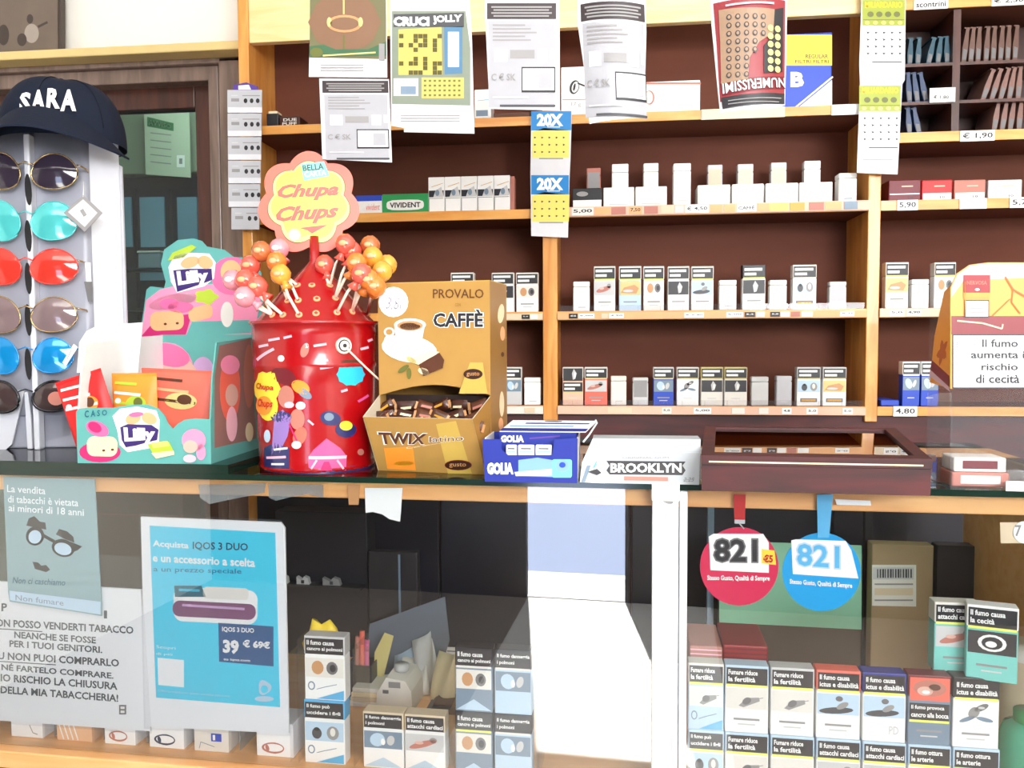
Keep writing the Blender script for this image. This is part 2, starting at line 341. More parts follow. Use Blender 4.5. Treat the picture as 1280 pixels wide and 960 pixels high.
# ------------------------------------------------------------ the shelving unit
YB = 1.80; T = .018
t = thing('shelving_unit', 'tall beech shelving unit with dark brown back behind the counter', 'shelving', (-.1, YS, 0))
SU = t; O = Vector((-.1, YS, 0))
def shelfb(x0, x1, z0, z1):
    sb = MB().box((x0-O.x, YS+.004-O.y, z0), (x1-O.x, YB-O.y, z1), 'shelf_back').build('shelf', SU); MB().box((x0-O.x, YS-O.y, z0), (x1-O.x, YS+.004-O.y, z1), 'beech').build('edge_strip', sb)
def sbox(name, x0, x1, y0, y1, z0, z1, m, bev=.0015, label=None): return MB().box((x0-O.x, y0-O.y, z0), (x1-O.x, y1-O.y, z1), m, bev).build(name, SU, label)
xL0, xL1, xM0, xM1, xR0, xR1 = -.765, -.742, -.118, -.088, .525, .549
zt = 2.041
ztop = 2.42
sbox('back_panel', xL0, 1.9, YB, YB+.015, .02, ztop, 'shelf_back', 0)
for a, b in ((xL0, xL1), (xM0, xM1), (xR0, xR1), (1.3, 1.324)): sbox('upright', a, b, YS, YB, 0 if a < -.5 else 1.24, ztop, 'beech_up')
sbox('header_board', xL1, xM0, YS+.004, YS+.022, zt, zt+.13, 'beech_pale'); sbox('header_board', xM1, xR0, YS+.004, YS+.022, zt, zt+.13, 'beech_pale')
for a, b in ((xL1, xM0), (xM1, xR0)): shelfb(a, b, 1.847, 1.865)
ztm = zt+.002
shelfb(xR1, 1.3, yz(1200, 9, YS), yz(1200, 9, YS)+.02)
zr2 = yz(1200, 176, YS); shelfb(xR1, 1.3, zr2, zr2+.019)
Z2, Z3, Z4 = 1.6575+.019, 1.4475+.018, 1.2525+.018
for a, b in ((xL1, xM0), (xM1, xR0), (xR1, 1.3)):
    shelfb(a, b, Z2-.019, Z2); shelfb(a, b, Z3-.018, Z3); shelfb(a, b, Z4-.018, Z4)
sbox('lower_front_panel', xL1, 1.3, YS+.01, YS+.028, .1, Z4-.019, 'rosewood'); sbox('plinth', xL1, 1.3, YS+.04, YS+.06, 0, .1, 'black')
wall_doors = [(-.74, -.34), (-.335, .06), (.065, .46), (.465, .86), (.865, 1.26)]
mat('drawer_navy', (34, 34, 44), rough=.35)
for a, b in wall_doors:
    dr = sbox('lower_door', a, b, YS-.012, YS+.008, .12, 1.12, 'drawer_navy', .002)
    MB().tube([(b-O.x-.05, YS-.03-O.y, .72), (b-O.x-.05, YS-.03-O.y, .86)], .005, 'silver').build('handle', dr)

# labelled price strips
def price_rail(x0, x1, z, h, m, tags, label=None):
    r = sbox('price_rail', x0, x1, YS-.006, YS-.001, z, z+h, m, 0)
    for a, b, mm, tx in tags:
        xa, xb = yx(a, 300, YS), yx(b, 300, YS)
        g = MB().box((xa-O.x, YS-.0075-O.y, z+.002), (xb-O.x, YS-.006-O.y, z+h-.002), mm); 
        q = Print(y=0, fn=lambda x, zz, o: (x, YS-.0075-O.y-o, zz)); q.curved = False
        if tx:
            lettering(q, tx, (xa-O.x+.003, z+h-.005, xb-O.x-.003, z+.006), 'white' if mm in ('black', 'navy') else 'ink', .02, raw=True)
            g.v += []; o = len(g.v); gi = g.midx('white' if mm in ('black', 'navy') else 'ink')
            g.v += q.mb.v
            for f in q.mb.f: g.f.append(tuple(k+o for k in f)); g.mi.append(gi); g.sm.append(False)
        g.build('price_tag', r)
mat('tagpink', (232, 190, 165)); mat('tagtan', (235, 175, 120)); mat('tagrose', (190, 120, 105)); mat('tagyellow', (250, 214, 110))
price_rail(xM1, xR0, Z2-.018, .019, 'tagpink', [(715, 742, 'offwhite', '5,00'), (743, 763, 'tagtan', ''), (764, 782, 'tagrose', ''), (786, 802, 'tagtan', '7,50'), (805, 822, 'tagrose', ''), (826, 842, 'beige', ''), (843, 854, 'lightgrey', ''), (856, 885, 'white', '€ 4,50'), (887, 902, 'tagtan', ''), (904, 918, 'tagtan', ''), (920, 944, 'white', 'CAFFÈ'), (946, 960, 'tagtan', ''), (961, 984, 'tagyellow', ''), (986, 1004, 'gold', ''), (1010, 1028, 'tagrose', ''), (1030, 1050, 'tagtan', ''), (1053, 1070, 'steel', '')])
price_rail(xM1, xR0, Z3-.017, .014, 'tagtan', [(711, 722, 'black', '€5'), (723, 743, 'white', '5,00'), (752, 760, 'beige', ''), (761, 780, 'white', '4,90'), (855, 880, 'white', '€ 5,40'), (908, 929, 'white', '5,00'), (931, 944, 'black', '5,2'), (945, 956, 'white', ''), (963, 975, 'black', '5,0'), (976, 987, 'white', ''), (989, 1000, 'tagrose', ''), (1002, 1016, 'white', ''), (1050, 1068, 'white', '5,0')])
price_rail(xM1, xR0, Z4-.017, .016, 'tagpink', [(760, 790, 'beige', ''), (828, 840, 'offwhite', '5,0'), (868, 890, 'white', '5,00'), (916, 932, 'offwhite', ''), (950, 962, 'offwhite', ''), (979, 991, 'white', '4,8'), (1010, 1024, 'white', '5,0'), (1055, 1068, 'white', '5,0')])
price_rail(xR1, 1.3, Z3-.017, .016, 'beige', [(1112, 1130, 'white', '5,0'), (1133, 1152, 'lightgrey', '4,90')]); price_rail(xL1+.5, xM0, Z3-.017, .013, 'beige', [(652, 662, 'black', '5,5'), (663, 672, 'white', '')]); price_rail(xL1+.5, xM0, Z4-.017, .015, 'offwhite', [(655, 668, 'beige', '')])
def loose_tags(z, h, tags):
    for a, b, mm, tx in tags:
        xa, xb = yx(a, 200, YS), yx(b, 200, YS)
        g = MB().box((xa-O.x, YS-.003-O.y, z), (xb-O.x, YS-.001-O.y, z+h), mm).build('price_tag', SU)
        if tx: q = Print(fn=lambda x, zz, o: (x, YS-.003-O.y-o, zz)); q.curved = False; lettering(q, tx, (xa-O.x+.004, z+h-.004, xb-O.x-.004, z+.004), 'ink', .02, raw=True); q.build('lettering', g)
loose_tags(Z2-.02, .02, [(1122, 1148, 'white', '5,90'), (1200, 1234, 'white', ''), (1263, 1295, 'white', '5,70')])
loose_tags(zr2-.002, .02, [(1199, 1242, 'white', '€ 1,90')]); loose_tags(yz(1200, 9, YS)-.002, .018, [(1138, 1180, 'white', 'scontrini'), (1234, 1276, 'white', '€ 2,50')])
loose_tags(1.847-.002, .02, [(876, 980, 'beige', ''), (1038, 1073, 'white', '')]); loose_tags(Z4-.019, .02, [(1122, 1152, 'white', '4,80')])
# the header's printed board edge
# ------------------------------------------------------------ boxes and packs on the shelves
def place(px0, px1, pyb, pyt, Y, z):
    """a thing's origin (front centre of its base), width and height from its outline on the plane Y"""
    xa, xb = yx(px0, (pyb+pyt)/2, Y), yx(px1, (pyb+pyt)/2, Y); h = (pyb-pyt)*Y/FPX*1.0
    return (xa+xb)/2, xb-xa, h
WARN = {}
def pack_picture(p, kind, w, z0, z1):
    """p : raw print; picture area x -w/2..w/2, z0..z1"""
    h = z1-z0; e = lambda x, z, rx, rz, m, rot=0: p.ell(x*w, z0+z*h, rx*w, rz*h, m, rot, 14, raw=True); R_ = lambda m: p.rect(-w/2, z1, w/2, z0, m, raw=True)
    if kind == 'smoke': R_('shadowgrey'); p.up(); p.poly([(0, z0+h*.1), (.12*w, z0+h*.15), (.2*w, z0+h*.6), (.05*w, z0+h*.95), (-.05*w, z0+h*.6)], 'lightgrey', raw=True); p.up(); e(.1, .45, .05, .25, 'white')
    elif kind == 'patient': R_('paleblue'); p.up(); e(-.05, .2, .42, .16, 'darkgrey', .08); p.up(); e(.1, .45, .16, .14, 'grey', .5); e(.02, .78, .09, .13, 'midgrey')
    elif kind == 'lungs': R_('offwhite'); p.up(); e(-.18, .5, .16, .36, 'tan'); e(.2, .5, .15, .34, 'midgrey'); p.up(); e(.22, .5, .08, .2, 'shadowgrey')
    elif kind == 'mouth': R_('coral'); p.up(); e(0, .55, .42, .36, 'tagrose'); p.up(); e(-.12, .42, .2, .2, 'skin'); e(.12, .6, .15, .14, 'brown'); p.up(); e(-.1, .38, .1, .08, 'white')
    elif kind == 'foot': R_('sand'); p.up(); p.poly([(-.45*w, z0+h*.15), (.3*w, z0+h*.1), (.42*w, z0+h*.5), (.2*w, z0+h*.75), (-.3*w, z0+h*.55)], 'tan', raw=True); p.up(); e(-.1, .3, .25, .1, 'lightgrey')
    elif kind == 'body': R_('lightgrey'); p.up(); e(-.05, .42, .38, .18, 'tagrose', .3); e(.22, .68, .1, .16, 'grey'); p.up(); e(-.15, .5, .12, .1, 'skin')
    elif kind == 'syringe': R_('offwhite'); p.up(); p.poly([(-.2*w, z0+.15*h), (-.08*w, z0+.08*h), (.32*w, z0+.42*h), (.3*w, z0+.6*h), (.0*w, z0+.55*h)], 'grey', raw=True); p.up(); e(0, .4, .12, .16, 'midgrey', .6); p.line([(.1*w, z0+.45*h), (.4*w, z0+.6*h)], .02*w, 'grey', raw=True)
    elif kind == 'crib': R_('paleblue'); p.up(); e(-.2, .4, .13, .3, 'darkgrey'); e(.22, .45, .16, .36, 'grey'); p.up(); e(-.2, .62, .07, .1, 'black'); e(.22, .5, .07, .22, 'offwhite')
    elif kind == 'xray': R_('steel'); p.up(); e(-.15, .5, .2, .4, 'paleblue', .3); e(.2, .5, .1, .3, 'lightgrey', -.3); p.up(); e(.0, .4, .06, .2, 'white')
    elif kind == 'eye': R_('ink'); p.up(); e(0, .5, .3, .38, 'white'); p.up(); e(0, .5, .22, .28, 'ink'); p.up(); e(-.02, .45, .12, .14, 'white')
    elif kind == 'runner': R_('white'); p.up(); e(.12, .75, .18, .14, 'midgrey', .5); e(-.05, .5, .12, .3, 'grey', -.6); e(-.2, .18, .2, .1, 'steel', .4); e(.2, .2, .2, .1, 'steel', -.2); p.up(); e(.12, .75, .08, .06, 'lightgrey')
WT = {'smoke': ('Il fumo aumenta', 'il rischio di cecità'), 'patient': ('Il fumo causa', 'ictus e disabilità'), 'lungs': ('Il fumo causa', 'cancro ai polmoni'), 'mouth': ('Il fumo provoca', 'cancro alla bocca'), 'foot': ('Il fumo ottura', 'le arterie'), 'body': ('Il fumo causa', 'attacchi cardiaci'),
      'syringe': ('Fumare riduce', 'la fertilità'), 'crib': ('Il fumo può', 'uccidere i figli'), 'xray': ('Il fumo danneggia', 'i polmoni'), 'eye': ('Il fumo causa', 'la cecità'), 'runner': ('Il fumo causa', 'ictus e disabilità')}
PK = {}
def cig_pack(label, loc, w, h, rz=0, kind='smoke', bottom='white', top='offwhite', strip='offwhite', group=None, text=False, mark=None, flip=False, d=.022, seal=False, name='cigarette_pack'):
    t = thing(name, label, 'cigarettes', loc, rz, group)
    key = (round(w, 3), round(h, 3), kind, bottom, top, strip, text, mark, flip)
    if key not in PK:
        L = []
        zl = h*.70
        L.append(('body', MB().box((-w/2, 0, 0), (w/2, d, zl), bottom, .0012).mesh('body'), None))
        L.append(('lid', MB().box((-w/2-.0002, -.0002, zl+.0006), (w/2+.0002, d+.0002, h), top, .0012).mesh('lid'), None))
        z_p0, z_p1, z_w = h*.36, h*.66, h*.965
        if flip: z_p0, z_p1 = h*.64, h*.97
        p = Print(fn=lambda x, z, o: (x, -.0004-o, z), step=.0002); p.curved = False; pack_picture(p, kind, w*.94, z_p0, z_p1); L.append(('warning_picture', p.mb.mesh('warning_picture'), None))
        p = Print(fn=lambda x, z, o: (x, -.0004-o, z), step=.0002); p.curved = False
        zz0, zz1 = (h*.36, h*.60) if flip else (h*.72, z_w)
        p.rect(-w*.47, zz1, w*.47, zz0, 'ink', raw=True); p.rect(-w*.47, zz0, w*.47, zz0-h*.035, strip, raw=True); p.up()
        if text:
            for i, s in enumerate(WT[kind]): zc = zz1-(zz1-zz0)*(.12+i*.42); wd = min(.88, .052*len(s)); lettering(p, s, (-w*.43, zc, -w*.43+w*wd, zc-(zz1-zz0)*.3), 'white', .03, raw=True)
        else:
            for i, f in ((0, .9), (1, .6)): zc = zz1-(zz1-zz0)*(.16+i*.42); p.rect(-w*.42, zc, -w*.42+w*.86*f, zc-(zz1-zz0)*.24, 'white', raw=True)
        L.append(('warning_label', p.mb.mesh('warning_label'), None))
        p = Print(fn=lambda x, z, o: (x, -.0004-o, z), step=.0002); p.curved = False
        if mark == 'script':
            p.ell(-w*.33, h*.22, w*.09, h*.07, 'steel', raw=True, n=14); p.up().ell(-w*.33, h*.22, w*.06, h*.05, bottom, raw=True, n=14); p.line([(-w*.25, h*.15), (-w*.1, h*.22), (0, h*.19), (w*.15, h*.24), (w*.35, h*.27)], .0012, 'steel', raw=True)
        elif mark == 'wedge': p.ell(-w*.33, h*.22, w*.09, h*.07, 'steel', raw=True, n=14); p.up().ell(-w*.33, h*.22, w*.06, h*.05, bottom, raw=True, n=14); p.line([(-w*.2, h*.17), (0, h*.21), (w*.3, h*.26)], .001, 'steel', raw=True); p.poly([(-w*.2, 0.002), (w*.47, 0.002), (w*.47, h*.17)], 'skyblue', raw=True)
        elif mark == 'peak': p.poly([(-w*.47, h*.03), (0, h*.2), (w*.47, h*.03)], 'paleblue', raw=True)
        elif mark == 'letters': lettering(p, 'PD', (w*.12, h*.24, w*.34, h*.12), 'lightgrey', .01, raw=True)
        elif mark == 'line': p.rect(-w*.3, h*.22, w*.3, h*.19, 'grey', raw=True); p.rect(-w*.2, h*.14, w*.2, h*.12, 'lightgrey', raw=True)
        elif mark == 'bar': p.rect(-w*.36, h*.2, w*.36, h*.1, 'midgrey', raw=True); p.up().rect(-w*.3, h*.17, w*.3, h*.13, 'gold', raw=True)
        else: p.rect(-w*.2, h*.2, w*.2, h*.18, 'lightgrey', raw=True)
        L.append(('brand_mark', p.mb.mesh('brand_mark'), None)); PK[key] = L
    for n, me, lb in PK[key]: link(n, me, t)
    return t
def small_box(name, label, cat, loc, w, h, d, m, group=None, lid=None, dots=None, rz=0, window=None):
    t = thing(name, label, cat, loc, rz, group); MB().box((-w/2, 0, 0), (w/2, d, h*.82), m, .002).build('body', t)
    MB().box((-w/2, 0, h*.82+.0004), (w/2, d, h), lid or m, .002).build('lid', t)
    p = Print(y=0)
    if window: p.rect(-w*.42, h*.9, w*.42, h*.3, window, raw=True).up()
    p.rect(-w*.2, h*.16, w*.25, h*.12, dots or 'lightgrey', raw=True); p.build('mark', t)
    return t
YP = YS+.012
# second shelf, middle bay
G = 'vaporiser boxes on the second shelf'
low = [(715, 753, 'black', 'squat black and white box, leftmost on the second shelf', 'white'), (754, 793, 'white', 'squat white box beside the black and white box on the second shelf', None), (794, 834, 'white', 'squat white box just left of the lone tall white box', None),
       (872, 913, 'white', 'squat white box just right of the lone tall white box', None), (915, 955, 'white', 'squat white box under the pale grey block, sixth low box', None), (957, 998, 'white', 'squat white box second from the right on the second shelf', None), (999, 1041, 'white', 'squat white box rightmost on the second shelf', None)]
for a, b, m, lb, b2 in low:
    X, w, h = place(a, b, 256, 231 if a < 850 else 226, YP, Z2); t = thing('device_box', lb, 'box', (X, YP, Z2), 0, G)
    h = .042; MB().box((-w/2+.0005, 0, 0), (w/2-.0005, .05, h), m if not b2 else 'black', .0015).build('carton', t)
    p = Print()
    if b2: p.rect(-w/2+.002, h*.42, w/2-.002, h*.08, 'white', raw=True); p.ell(-.01, h*.72, .012, .005, 'grey', raw=True)
    else: p.rect(-w*.3, h*.2, w*.3, h*.15, 'lightgrey', raw=True)
    p.build('print', t)
tall = [(733, 751, 210, 'tagrose', 'grey', 'brownish grey small box standing behind the black and white box'), (765, 786, 205, 'white', 0, 'white upright box behind the second squat box'), (805, 824, 204, 'white', 0, 'white upright box behind the third squat box'),
        (886, 905, 206, 'silver', 'tagpink', 'pinkish grey upright box behind the fourth squat box'), (924, 944, 205, 'lightgrey', 'beige', 'pale grey upright box behind the fifth squat box'), (966, 986, 203, 'lightgrey', 'beige', 'beige grey upright box behind the sixth squat box'), (1008, 1029, 201, 'white', 0, 'white upright box behind the rightmost squat box')]
for a, b, ty, m, win, lb in tall:
    Y = YP+.055; X, w, h = place(a, b, 0, 0, Y, Z2); h = yz(a, ty, Y)-Z2
    small_box('device_box', lb, 'box', (X, Y, Z2), w, h, .02, m, 'upright boxes behind the low ones', window=win or None)
X, w, _ = place(843, 865, 0, 0, YP, Z2); small_box('device_box', 'tall white box standing alone between the squat white boxes', 'box', (X, YP, Z2), w, yz(850, 204, YP)-Z2, .025, 'white')
X, w, _ = place(1052, 1075, 0, 0, YP, Z2); small_box('device_box', 'white upright box with dark foot at the right end of the second shelf', 'box', (X, YP, Z2), w, yz(1060, 216, YP)-Z2, .03, 'white', dots='steel')
# third and fourth shelves, middle bay
def shelfpack(a, b, top, z, kind, lb, bottom='white', topm='offwhite', strip='offwhite', group=None, mark=None, flip=False, Y=None):
    Y = Y or YP; X, w, h = place(a, b, 0, 0, Y, z); h = yz(a, top, Y)-z
    cig_pack(lb, (X, Y, z), w*.97, h, 0, kind, bottom, topm, strip, group, False, mark, flip)
G3 = 'cigarette packs on the third shelf, middle bay'
for r in [(742, 770, 'body', 'white', 'offwhite', 'lemon', 'pack with pinkish grey warning picture, leftmost pack of the third shelf'), (774, 803, 'foot', 'paleblue', 'white', 'lemon', 'pack with tan foot picture and bluish base on the third shelf'), (805, 832, 'lungs', 'offwhite', 'white', 'lemon', 'pack with brown and grey lung picture on the third shelf'),
          (836, 864, 'smoke', 'white', 'offwhite', 'offwhite', 'pack with black smoke picture in the left cluster of the third shelf'), (866, 895, 'patient', 'white', 'offwhite', 'lemon', 'pack with lying patient picture on the third shelf'), (931, 961, 'smoke', 'white', 'ink', 'lemon', 'dark topped pack with smoke picture between two plain white boxes'), (995, 1026, 'crib', 'white', 'offwhite', 'offwhite', 'pack with pale figures picture near the right end of the third shelf')]:
    shelfpack(r[0], r[1], 333 if r[0] < 900 else 331, Z3, r[2], r[6], r[3], r[4], r[5], G3, 'bar' if r[2] == 'crib' else 'line')
for a, b, ty, m, win, lb in [(716, 737, 352, 'white', None, 'plain white slim box at the left end of the third shelf'), (902, 924, 350, 'white', None, 'plain white slim box left of the dark topped pack'), (966, 988, 350, 'white', None, 'plain white slim box right of the dark topped pack'), (1042, 1064, 352, 'lightgrey', 'silver', 'grey slim box at the right end of the third shelf')]:
    X, w, _ = place(a, b, 0, 0, YP, Z3); small_box('tobacco_stick_box', lb, 'box', (X, YP, Z3), w, yz(a, ty, YP)-Z3, .018, m, 'slim boxes on the third shelf', window=win)
G4 = 'cigarette packs on the fourth shelf, middle bay'
for r in [(702, 729, 'smoke', 'tagpink', 'offwhite', True, 'pack with smoke picture above the warning text, leftmost on the fourth shelf', None), (730, 760, 'body', 'coral', 'offwhite', False, 'pack with pinkish picture and red base second on the fourth shelf', 'line'), (818, 845, 'xray', 'blue', 'lightgrey', False, 'pack with blue base on the fourth shelf', 'line'), (848, 877, 'runner', 'white', 'offwhite', False, 'white pack beside the blue based pack', None),
          (879, 908, 'smoke', 'offwhite', 'sand', False, 'left one of two olive topped packs with smoke pictures', None), (909, 939, 'smoke', 'offwhite', 'sand', False, 'right one of two olive topped packs with smoke pictures', None), (1002, 1033, 'crib', 'white', 'lightgrey', False, 'pack with grey figures, second from the right on the fourth shelf', 'bar'), (1035, 1066, 'foot', 'white', 'lightgrey', False, 'pack with tan foot picture, rightmost on the fourth shelf', 'bar')]:
    shelfpack(r[0], r[1], 459, Z4, r[2], r[6], r[3], r[4], 'sand', G4, r[7], r[5])
for a, b, ty, m, win, lb in [(764, 784, 470, 'offwhite', None, 'white slim box third from the left on the fourth shelf'), (792, 812, 472, 'lightgrey', 'grey', 'grey slim box left of the blue based pack'), (944, 966, 471, 'lightgrey', None, 'white slim box right of the olive topped packs'), (976, 996, 470, 'silver', 'silver', 'grey slim box just left of the two rightmost packs')]:
    X, w, _ = place(a, b, 0, 0, YP, Z4); small_box('tobacco_stick_box', lb, 'box', (X, YP, Z4), w, yz(a, ty, YP)-Z4, .018, m, 'slim boxes on the fourth shelf', window=win)
# clear pushers behind the price rails
for nm, z in (('third', Z3), ('fourth', Z4)):
    t = thing('pack_rail', 'clear plastic pack rail along the front of the %s shelf' % nm, 'rail', (0, YS+.001, z)); m = MB(); m.box((xM1+.004, 0, 0), (xR0-.004, .0015, .012), 'clear_plastic')
    m.build('lip', t)
    for k in range(13):
        x = xM1+.03+k*.045; MB().box((x, .0016, 0), (x+.001, .008, .01), 'clear_plastic').build('divider', t)
# left bay
shelfpack(643, 672, 341, Z3, 'lungs', 'pack with pale warning picture beside the gold box, third shelf left bay', 'white', 'offwhite', 'offwhite', None, 'line')
shelfpack(612, 641, 341, Z3, 'smoke', 'pack half hidden by the gold box, third shelf left bay', 'white', 'offwhite')
shelfpack(560, 590, 341, Z3, 'body', 'pack whose top shows over the gold box, left bay', 'white', 'offwhite')
shelfpack(628, 650, 459, Z4, 'xray', 'pack half hidden by the gold box, fourth shelf left bay', 'lightgrey', 'offwhite')
X, w, _ = place(653, 674, 0, 0, YP, Z4); small_box('tobacco_stick_box', 'plain white slim box at the right end of the left bay', 'box', (X, YP, Z4), w, yz(655, 472, YP)-Z4, .018, 'white')
def flatbox(name, lb, cat, a, b, top, z, d, m, Y=None, group=None, bev=.002):
    Y = Y or YP; X, w, _ = place(a, b, 0, 0, Y, z); h = yz(a, top, Y)-z; t = thing(name, lb, cat, (X, Y, z), 0, group); MB().box((-w/2, 0, 0), (w/2, d, h), m, bev).build('carton', t); return t, w, h
t, w, h = flatbox('gum_box', 'white and blue gum box beside the lollipop sign on the second shelf', 'box', 441, 474, 245, Z2, .06, 'white')
p = Print(); p.rect(-w/2, h, w/2, h*.7, 'blue', raw=True); p.up(); lettering(p, 'vivident', (-w*.1, h*.55, w*.42, h*.2), 'coral', .0, .3, raw=True); p.build('print', t)
t, w, h = flatbox('gum_box', 'green gum box with white label on the second shelf', 'box', 474, 533, 243, Z2, .06, 'green')
p = Print(); p.ell(.0, h*.42, w*.4, h*.27, 'white', raw=True, fnr=lambda a: 1/(abs(math.cos(a))**4+abs(math.sin(a))**4)**.25); p.up(); lettering(p, 'VIVIDENT', (-w*.33, h*.55, w*.33, h*.28), 'ink', .03, raw=True); p.build('print', t)
# five joined packs
X, w, _ = place(533, 642, 0, 0, YP, Z2); h = yz(560, 221, YP)-Z2; n5 = w/5.25
t = thing('battery_multipack', 'white carton row of five printed cartons on the second shelf', 'box', (X, YP, Z2))
for k in range(5):
    x0 = -w/2+k*n5; b_ = MB().box((x0, .0, 0), (x0+n5-.0008, .03, h), 'white', .001).build('carton', t)
    p = Print(); p.rect(x0+.001, h*.62, x0+n5-.002, h*.43, 'navy', raw=True); p.up(); p.poly([(x0+n5*.3, h*.43), (x0+n5*.45, h*.62), (x0+n5*.8, h*.72), (x0+n5*.95, h*.43)], 'lightgrey', raw=True); p.up(); p.ell(x0+n5*.55, h*.55, n5*.13, h*.09, 'steel', raw=True); p.line([(x0+n5*.2, h*.72), (x0+n5*.9, h*.82)], .001, 'gold', raw=True); p.rect(x0+.0015, h*.4, x0+n5-.0025, h*.4-.0008, 'ink', raw=True); p.rect(x0+.001, h*.4, x0+.0018, 0.001, 'ink', raw=True); p.build('print', b_)
MB().box((-w/2+5*n5, .001, 0), (w/2, .03, h*.97), 'tagrose', .001).build('end_flap', t)
# top shelf
ZT = 1.866
t, w, h = flatbox('tobacco_pouch_box', 'low dark box with small lettering at the left end of the top shelf', 'box', 346, 372, 146, ZT, .05, 'choc')
p = Print(); lettering(p, 'DUE', (-w*.3, h*.8, w*.35, h*.5), 'offwhite', .02, raw=True); lettering(p, 'PUFF', (-w*.35, h*.4, w*.35, h*.1), 'offwhite', .02, raw=True); p.build('print', t)
t, w, h = flatbox('tobacco_tin', 'small black tin with cream cap beside the low dark box', 'tin', 330, 345, 142, ZT, .035, 'ink'); MB().box((-w*.4, .004, h), (w*.35, .03, h+.006), 'cream', .001).build('cap', t)
t, w, h = flatbox('rolling_paper_box', 'white and blue box at the right end of the top left bay', 'box', 592, 613, 112, ZT, .05, 'white'); p = Print(); p.rect(-w*.4, h*.3, w*.3, h*.1, 'steel', raw=True); p.line([(-w*.3, h*.62), (w*.4, h*.65)], .001, 'skyblue', raw=True); p.build('print', t)
t, w, h = flatbox('filter_carton', 'dark brown low carton lying behind the hanging ticket on the top shelf', 'box', 616, 662, 141, ZT, .05, 'brown')
t, w, h = flatbox('white_carton', 'tall white carton with black circular mark left of the curled ticket', 'box', 701, 790, 84, ZT, .06, 'white')
p = Print(surf(t)); p.ell(718, 109, 6, 9, 'ink', .3); p.up().ell(719, 109, 4, 7, 'white', .3); p.up().ell(718, 109, 1.5, 5, 'ink', .2); p.line([(722, 104), (732, 108)], 2, 'ink'); p.rect(703, 124, 732, 125, 'grey'); lettering(p, '17 g', (714, 128, 726, 134), 'grey'); p.build('print', t)
t, w, h = flatbox('white_carton', 'wide white carton with thin red top line right of the curled ticket', 'box', 792, 876, 103, ZT, .06, 'white')
p = Print(surf(t)); p.rect(793, 103, 876, 105.5, 'coral'); p.ell(812, 122, 6, 9, 'tagrose', 0); p.up().ell(811, 122, 5, 7.5, 'white'); p.ell(828, 146, 2.5, 2.5, 'coral'); p.build('print', t)
t, w, h = flatbox('filter_box', 'yellow, blue and white filter box on the top shelf', 'box', 975, 1041, 43, ZT, .05, 'blue')
p = Print(surf(t)); p.rect(976, 43.5, 1040, 82, 'yellow'); p.poly([(1040, 100), (1040, 136), (996, 136)], 'white'); p.up(); p.line([(1041, 96), (991, 137)], 2, 'white')
lettering(p, 'REGULAR', (1007, 68, 1035, 73), 'ink', .01); lettering(p, 'FILTRI FILTRI', (994, 75, 1036, 79), 'ink', .01); lettering(p, 'B', (988, 90, 1005, 109), 'white', .05); p.build('print', t)
# right bay : boxes on the second shelf
for i, (a, b, m, s, lb) in enumerate([(1115, 1156, 'magenta', 'white', 'magenta flat box, leftmost in the right bay'), (1157, 1196, 'red', 'white', 'red flat box with white lower edge in the right bay'), (1198, 1238, 'tagrose', 'white', 'dusty pink flat box in the right bay'), (1241, 1284, 'lightgrey', 'white', 'silver grey flat box at the right edge of the photo')]):
    t, w, h = flatbox('cigarillo_box', lb, 'box', a, b, 225, Z2, .05, ['maroon', 'red', 'tagrose', 'lightgrey'][i], group='flat boxes in the right bay')
    p = Print(); p.rect(-w*.46, h*.3, w*.46, h*.05, s if i else 'maroon', raw=True); p.rect(-w*.46, h*.36, w*.46, h*.31, 'white', raw=True); p.up(); lettering(p, '10', (w*.1, h*.22, w*.25, h*.1), 'ink', .02, raw=True); p.rect(-w*.1, h*.72, w*.25, h*.66, 'tagpink', raw=True); p.build('print', t)
shelfpack(1113, 1143, 328, Z3, 'foot', 'pack with tan picture at the left end of the right bay', 'white', 'offwhite', 'lemon', None, 'line')
X, w, _ = place(1147, 1169, 0, 0, YP, Z3); small_box('tobacco_stick_box', 'white slim box beside the pack in the right bay', 'box', (X, YP, Z3), w, yz(1150, 349, YP)-Z3, .018, 'white')
shelfpack(1175, 1203, 328, Z3, 'lungs', 'pack half hidden behind the orange display in the right bay', 'white', 'offwhite', 'lemon')
for a, b, lb in ((1137, 1160, 'upright white and blue pack left of the orange display'), (1161, 1184, 'upright white and blue pack touching the orange display edge')): shelfpack(a, b, 452, Z4, 'xray', lb, 'blue', 'white', 'white', 'blue based packs in the right bay')
t, w, h = flatbox('blister_card', 'flat blue pack lying at the left of the right bay bottom shelf', 'pack', 1110, 1134, 500, Z4, .08, 'blue')
# pigeonhole rack
zb, zt2 = zr2+.019, yz(1200, 10, YS); x0, x1 = xR1, 1.0
t = thing('pigeonhole_rack', 'dark wooden pigeonhole rack in the upper right bay', 'rack', (xR1, YS+.006, zb)); PO = Vector((xR1, YS+.006, zb))
def pb(n, a, b, c, d, m='dark_door_wood', y0=0, y1=.11): return MB().box((a-PO.x, y0, c-zb), (b-PO.x, y1, d-zb), m).build(n, t)
xv = yx(1195, 100, YS+.006); pb('divider', xv-.007, xv+.007, zb+.0, zt2); pb('side_panel', xR1, xR1+.008, zb, zt2)
pb('side_panel', .99, 1.0, zb, zt2); zs = [yz(1200, 124, YS), yz(1200, 76, YS)]
for z in zs: pb('shelf', xR1+.008, xv-.007, z-.006, z); pb('shelf', xv+.007, .99, z-.006, z)
pb('back_panel', xR1+.008, .99, zb, zt2, 'choc', .11, .115)
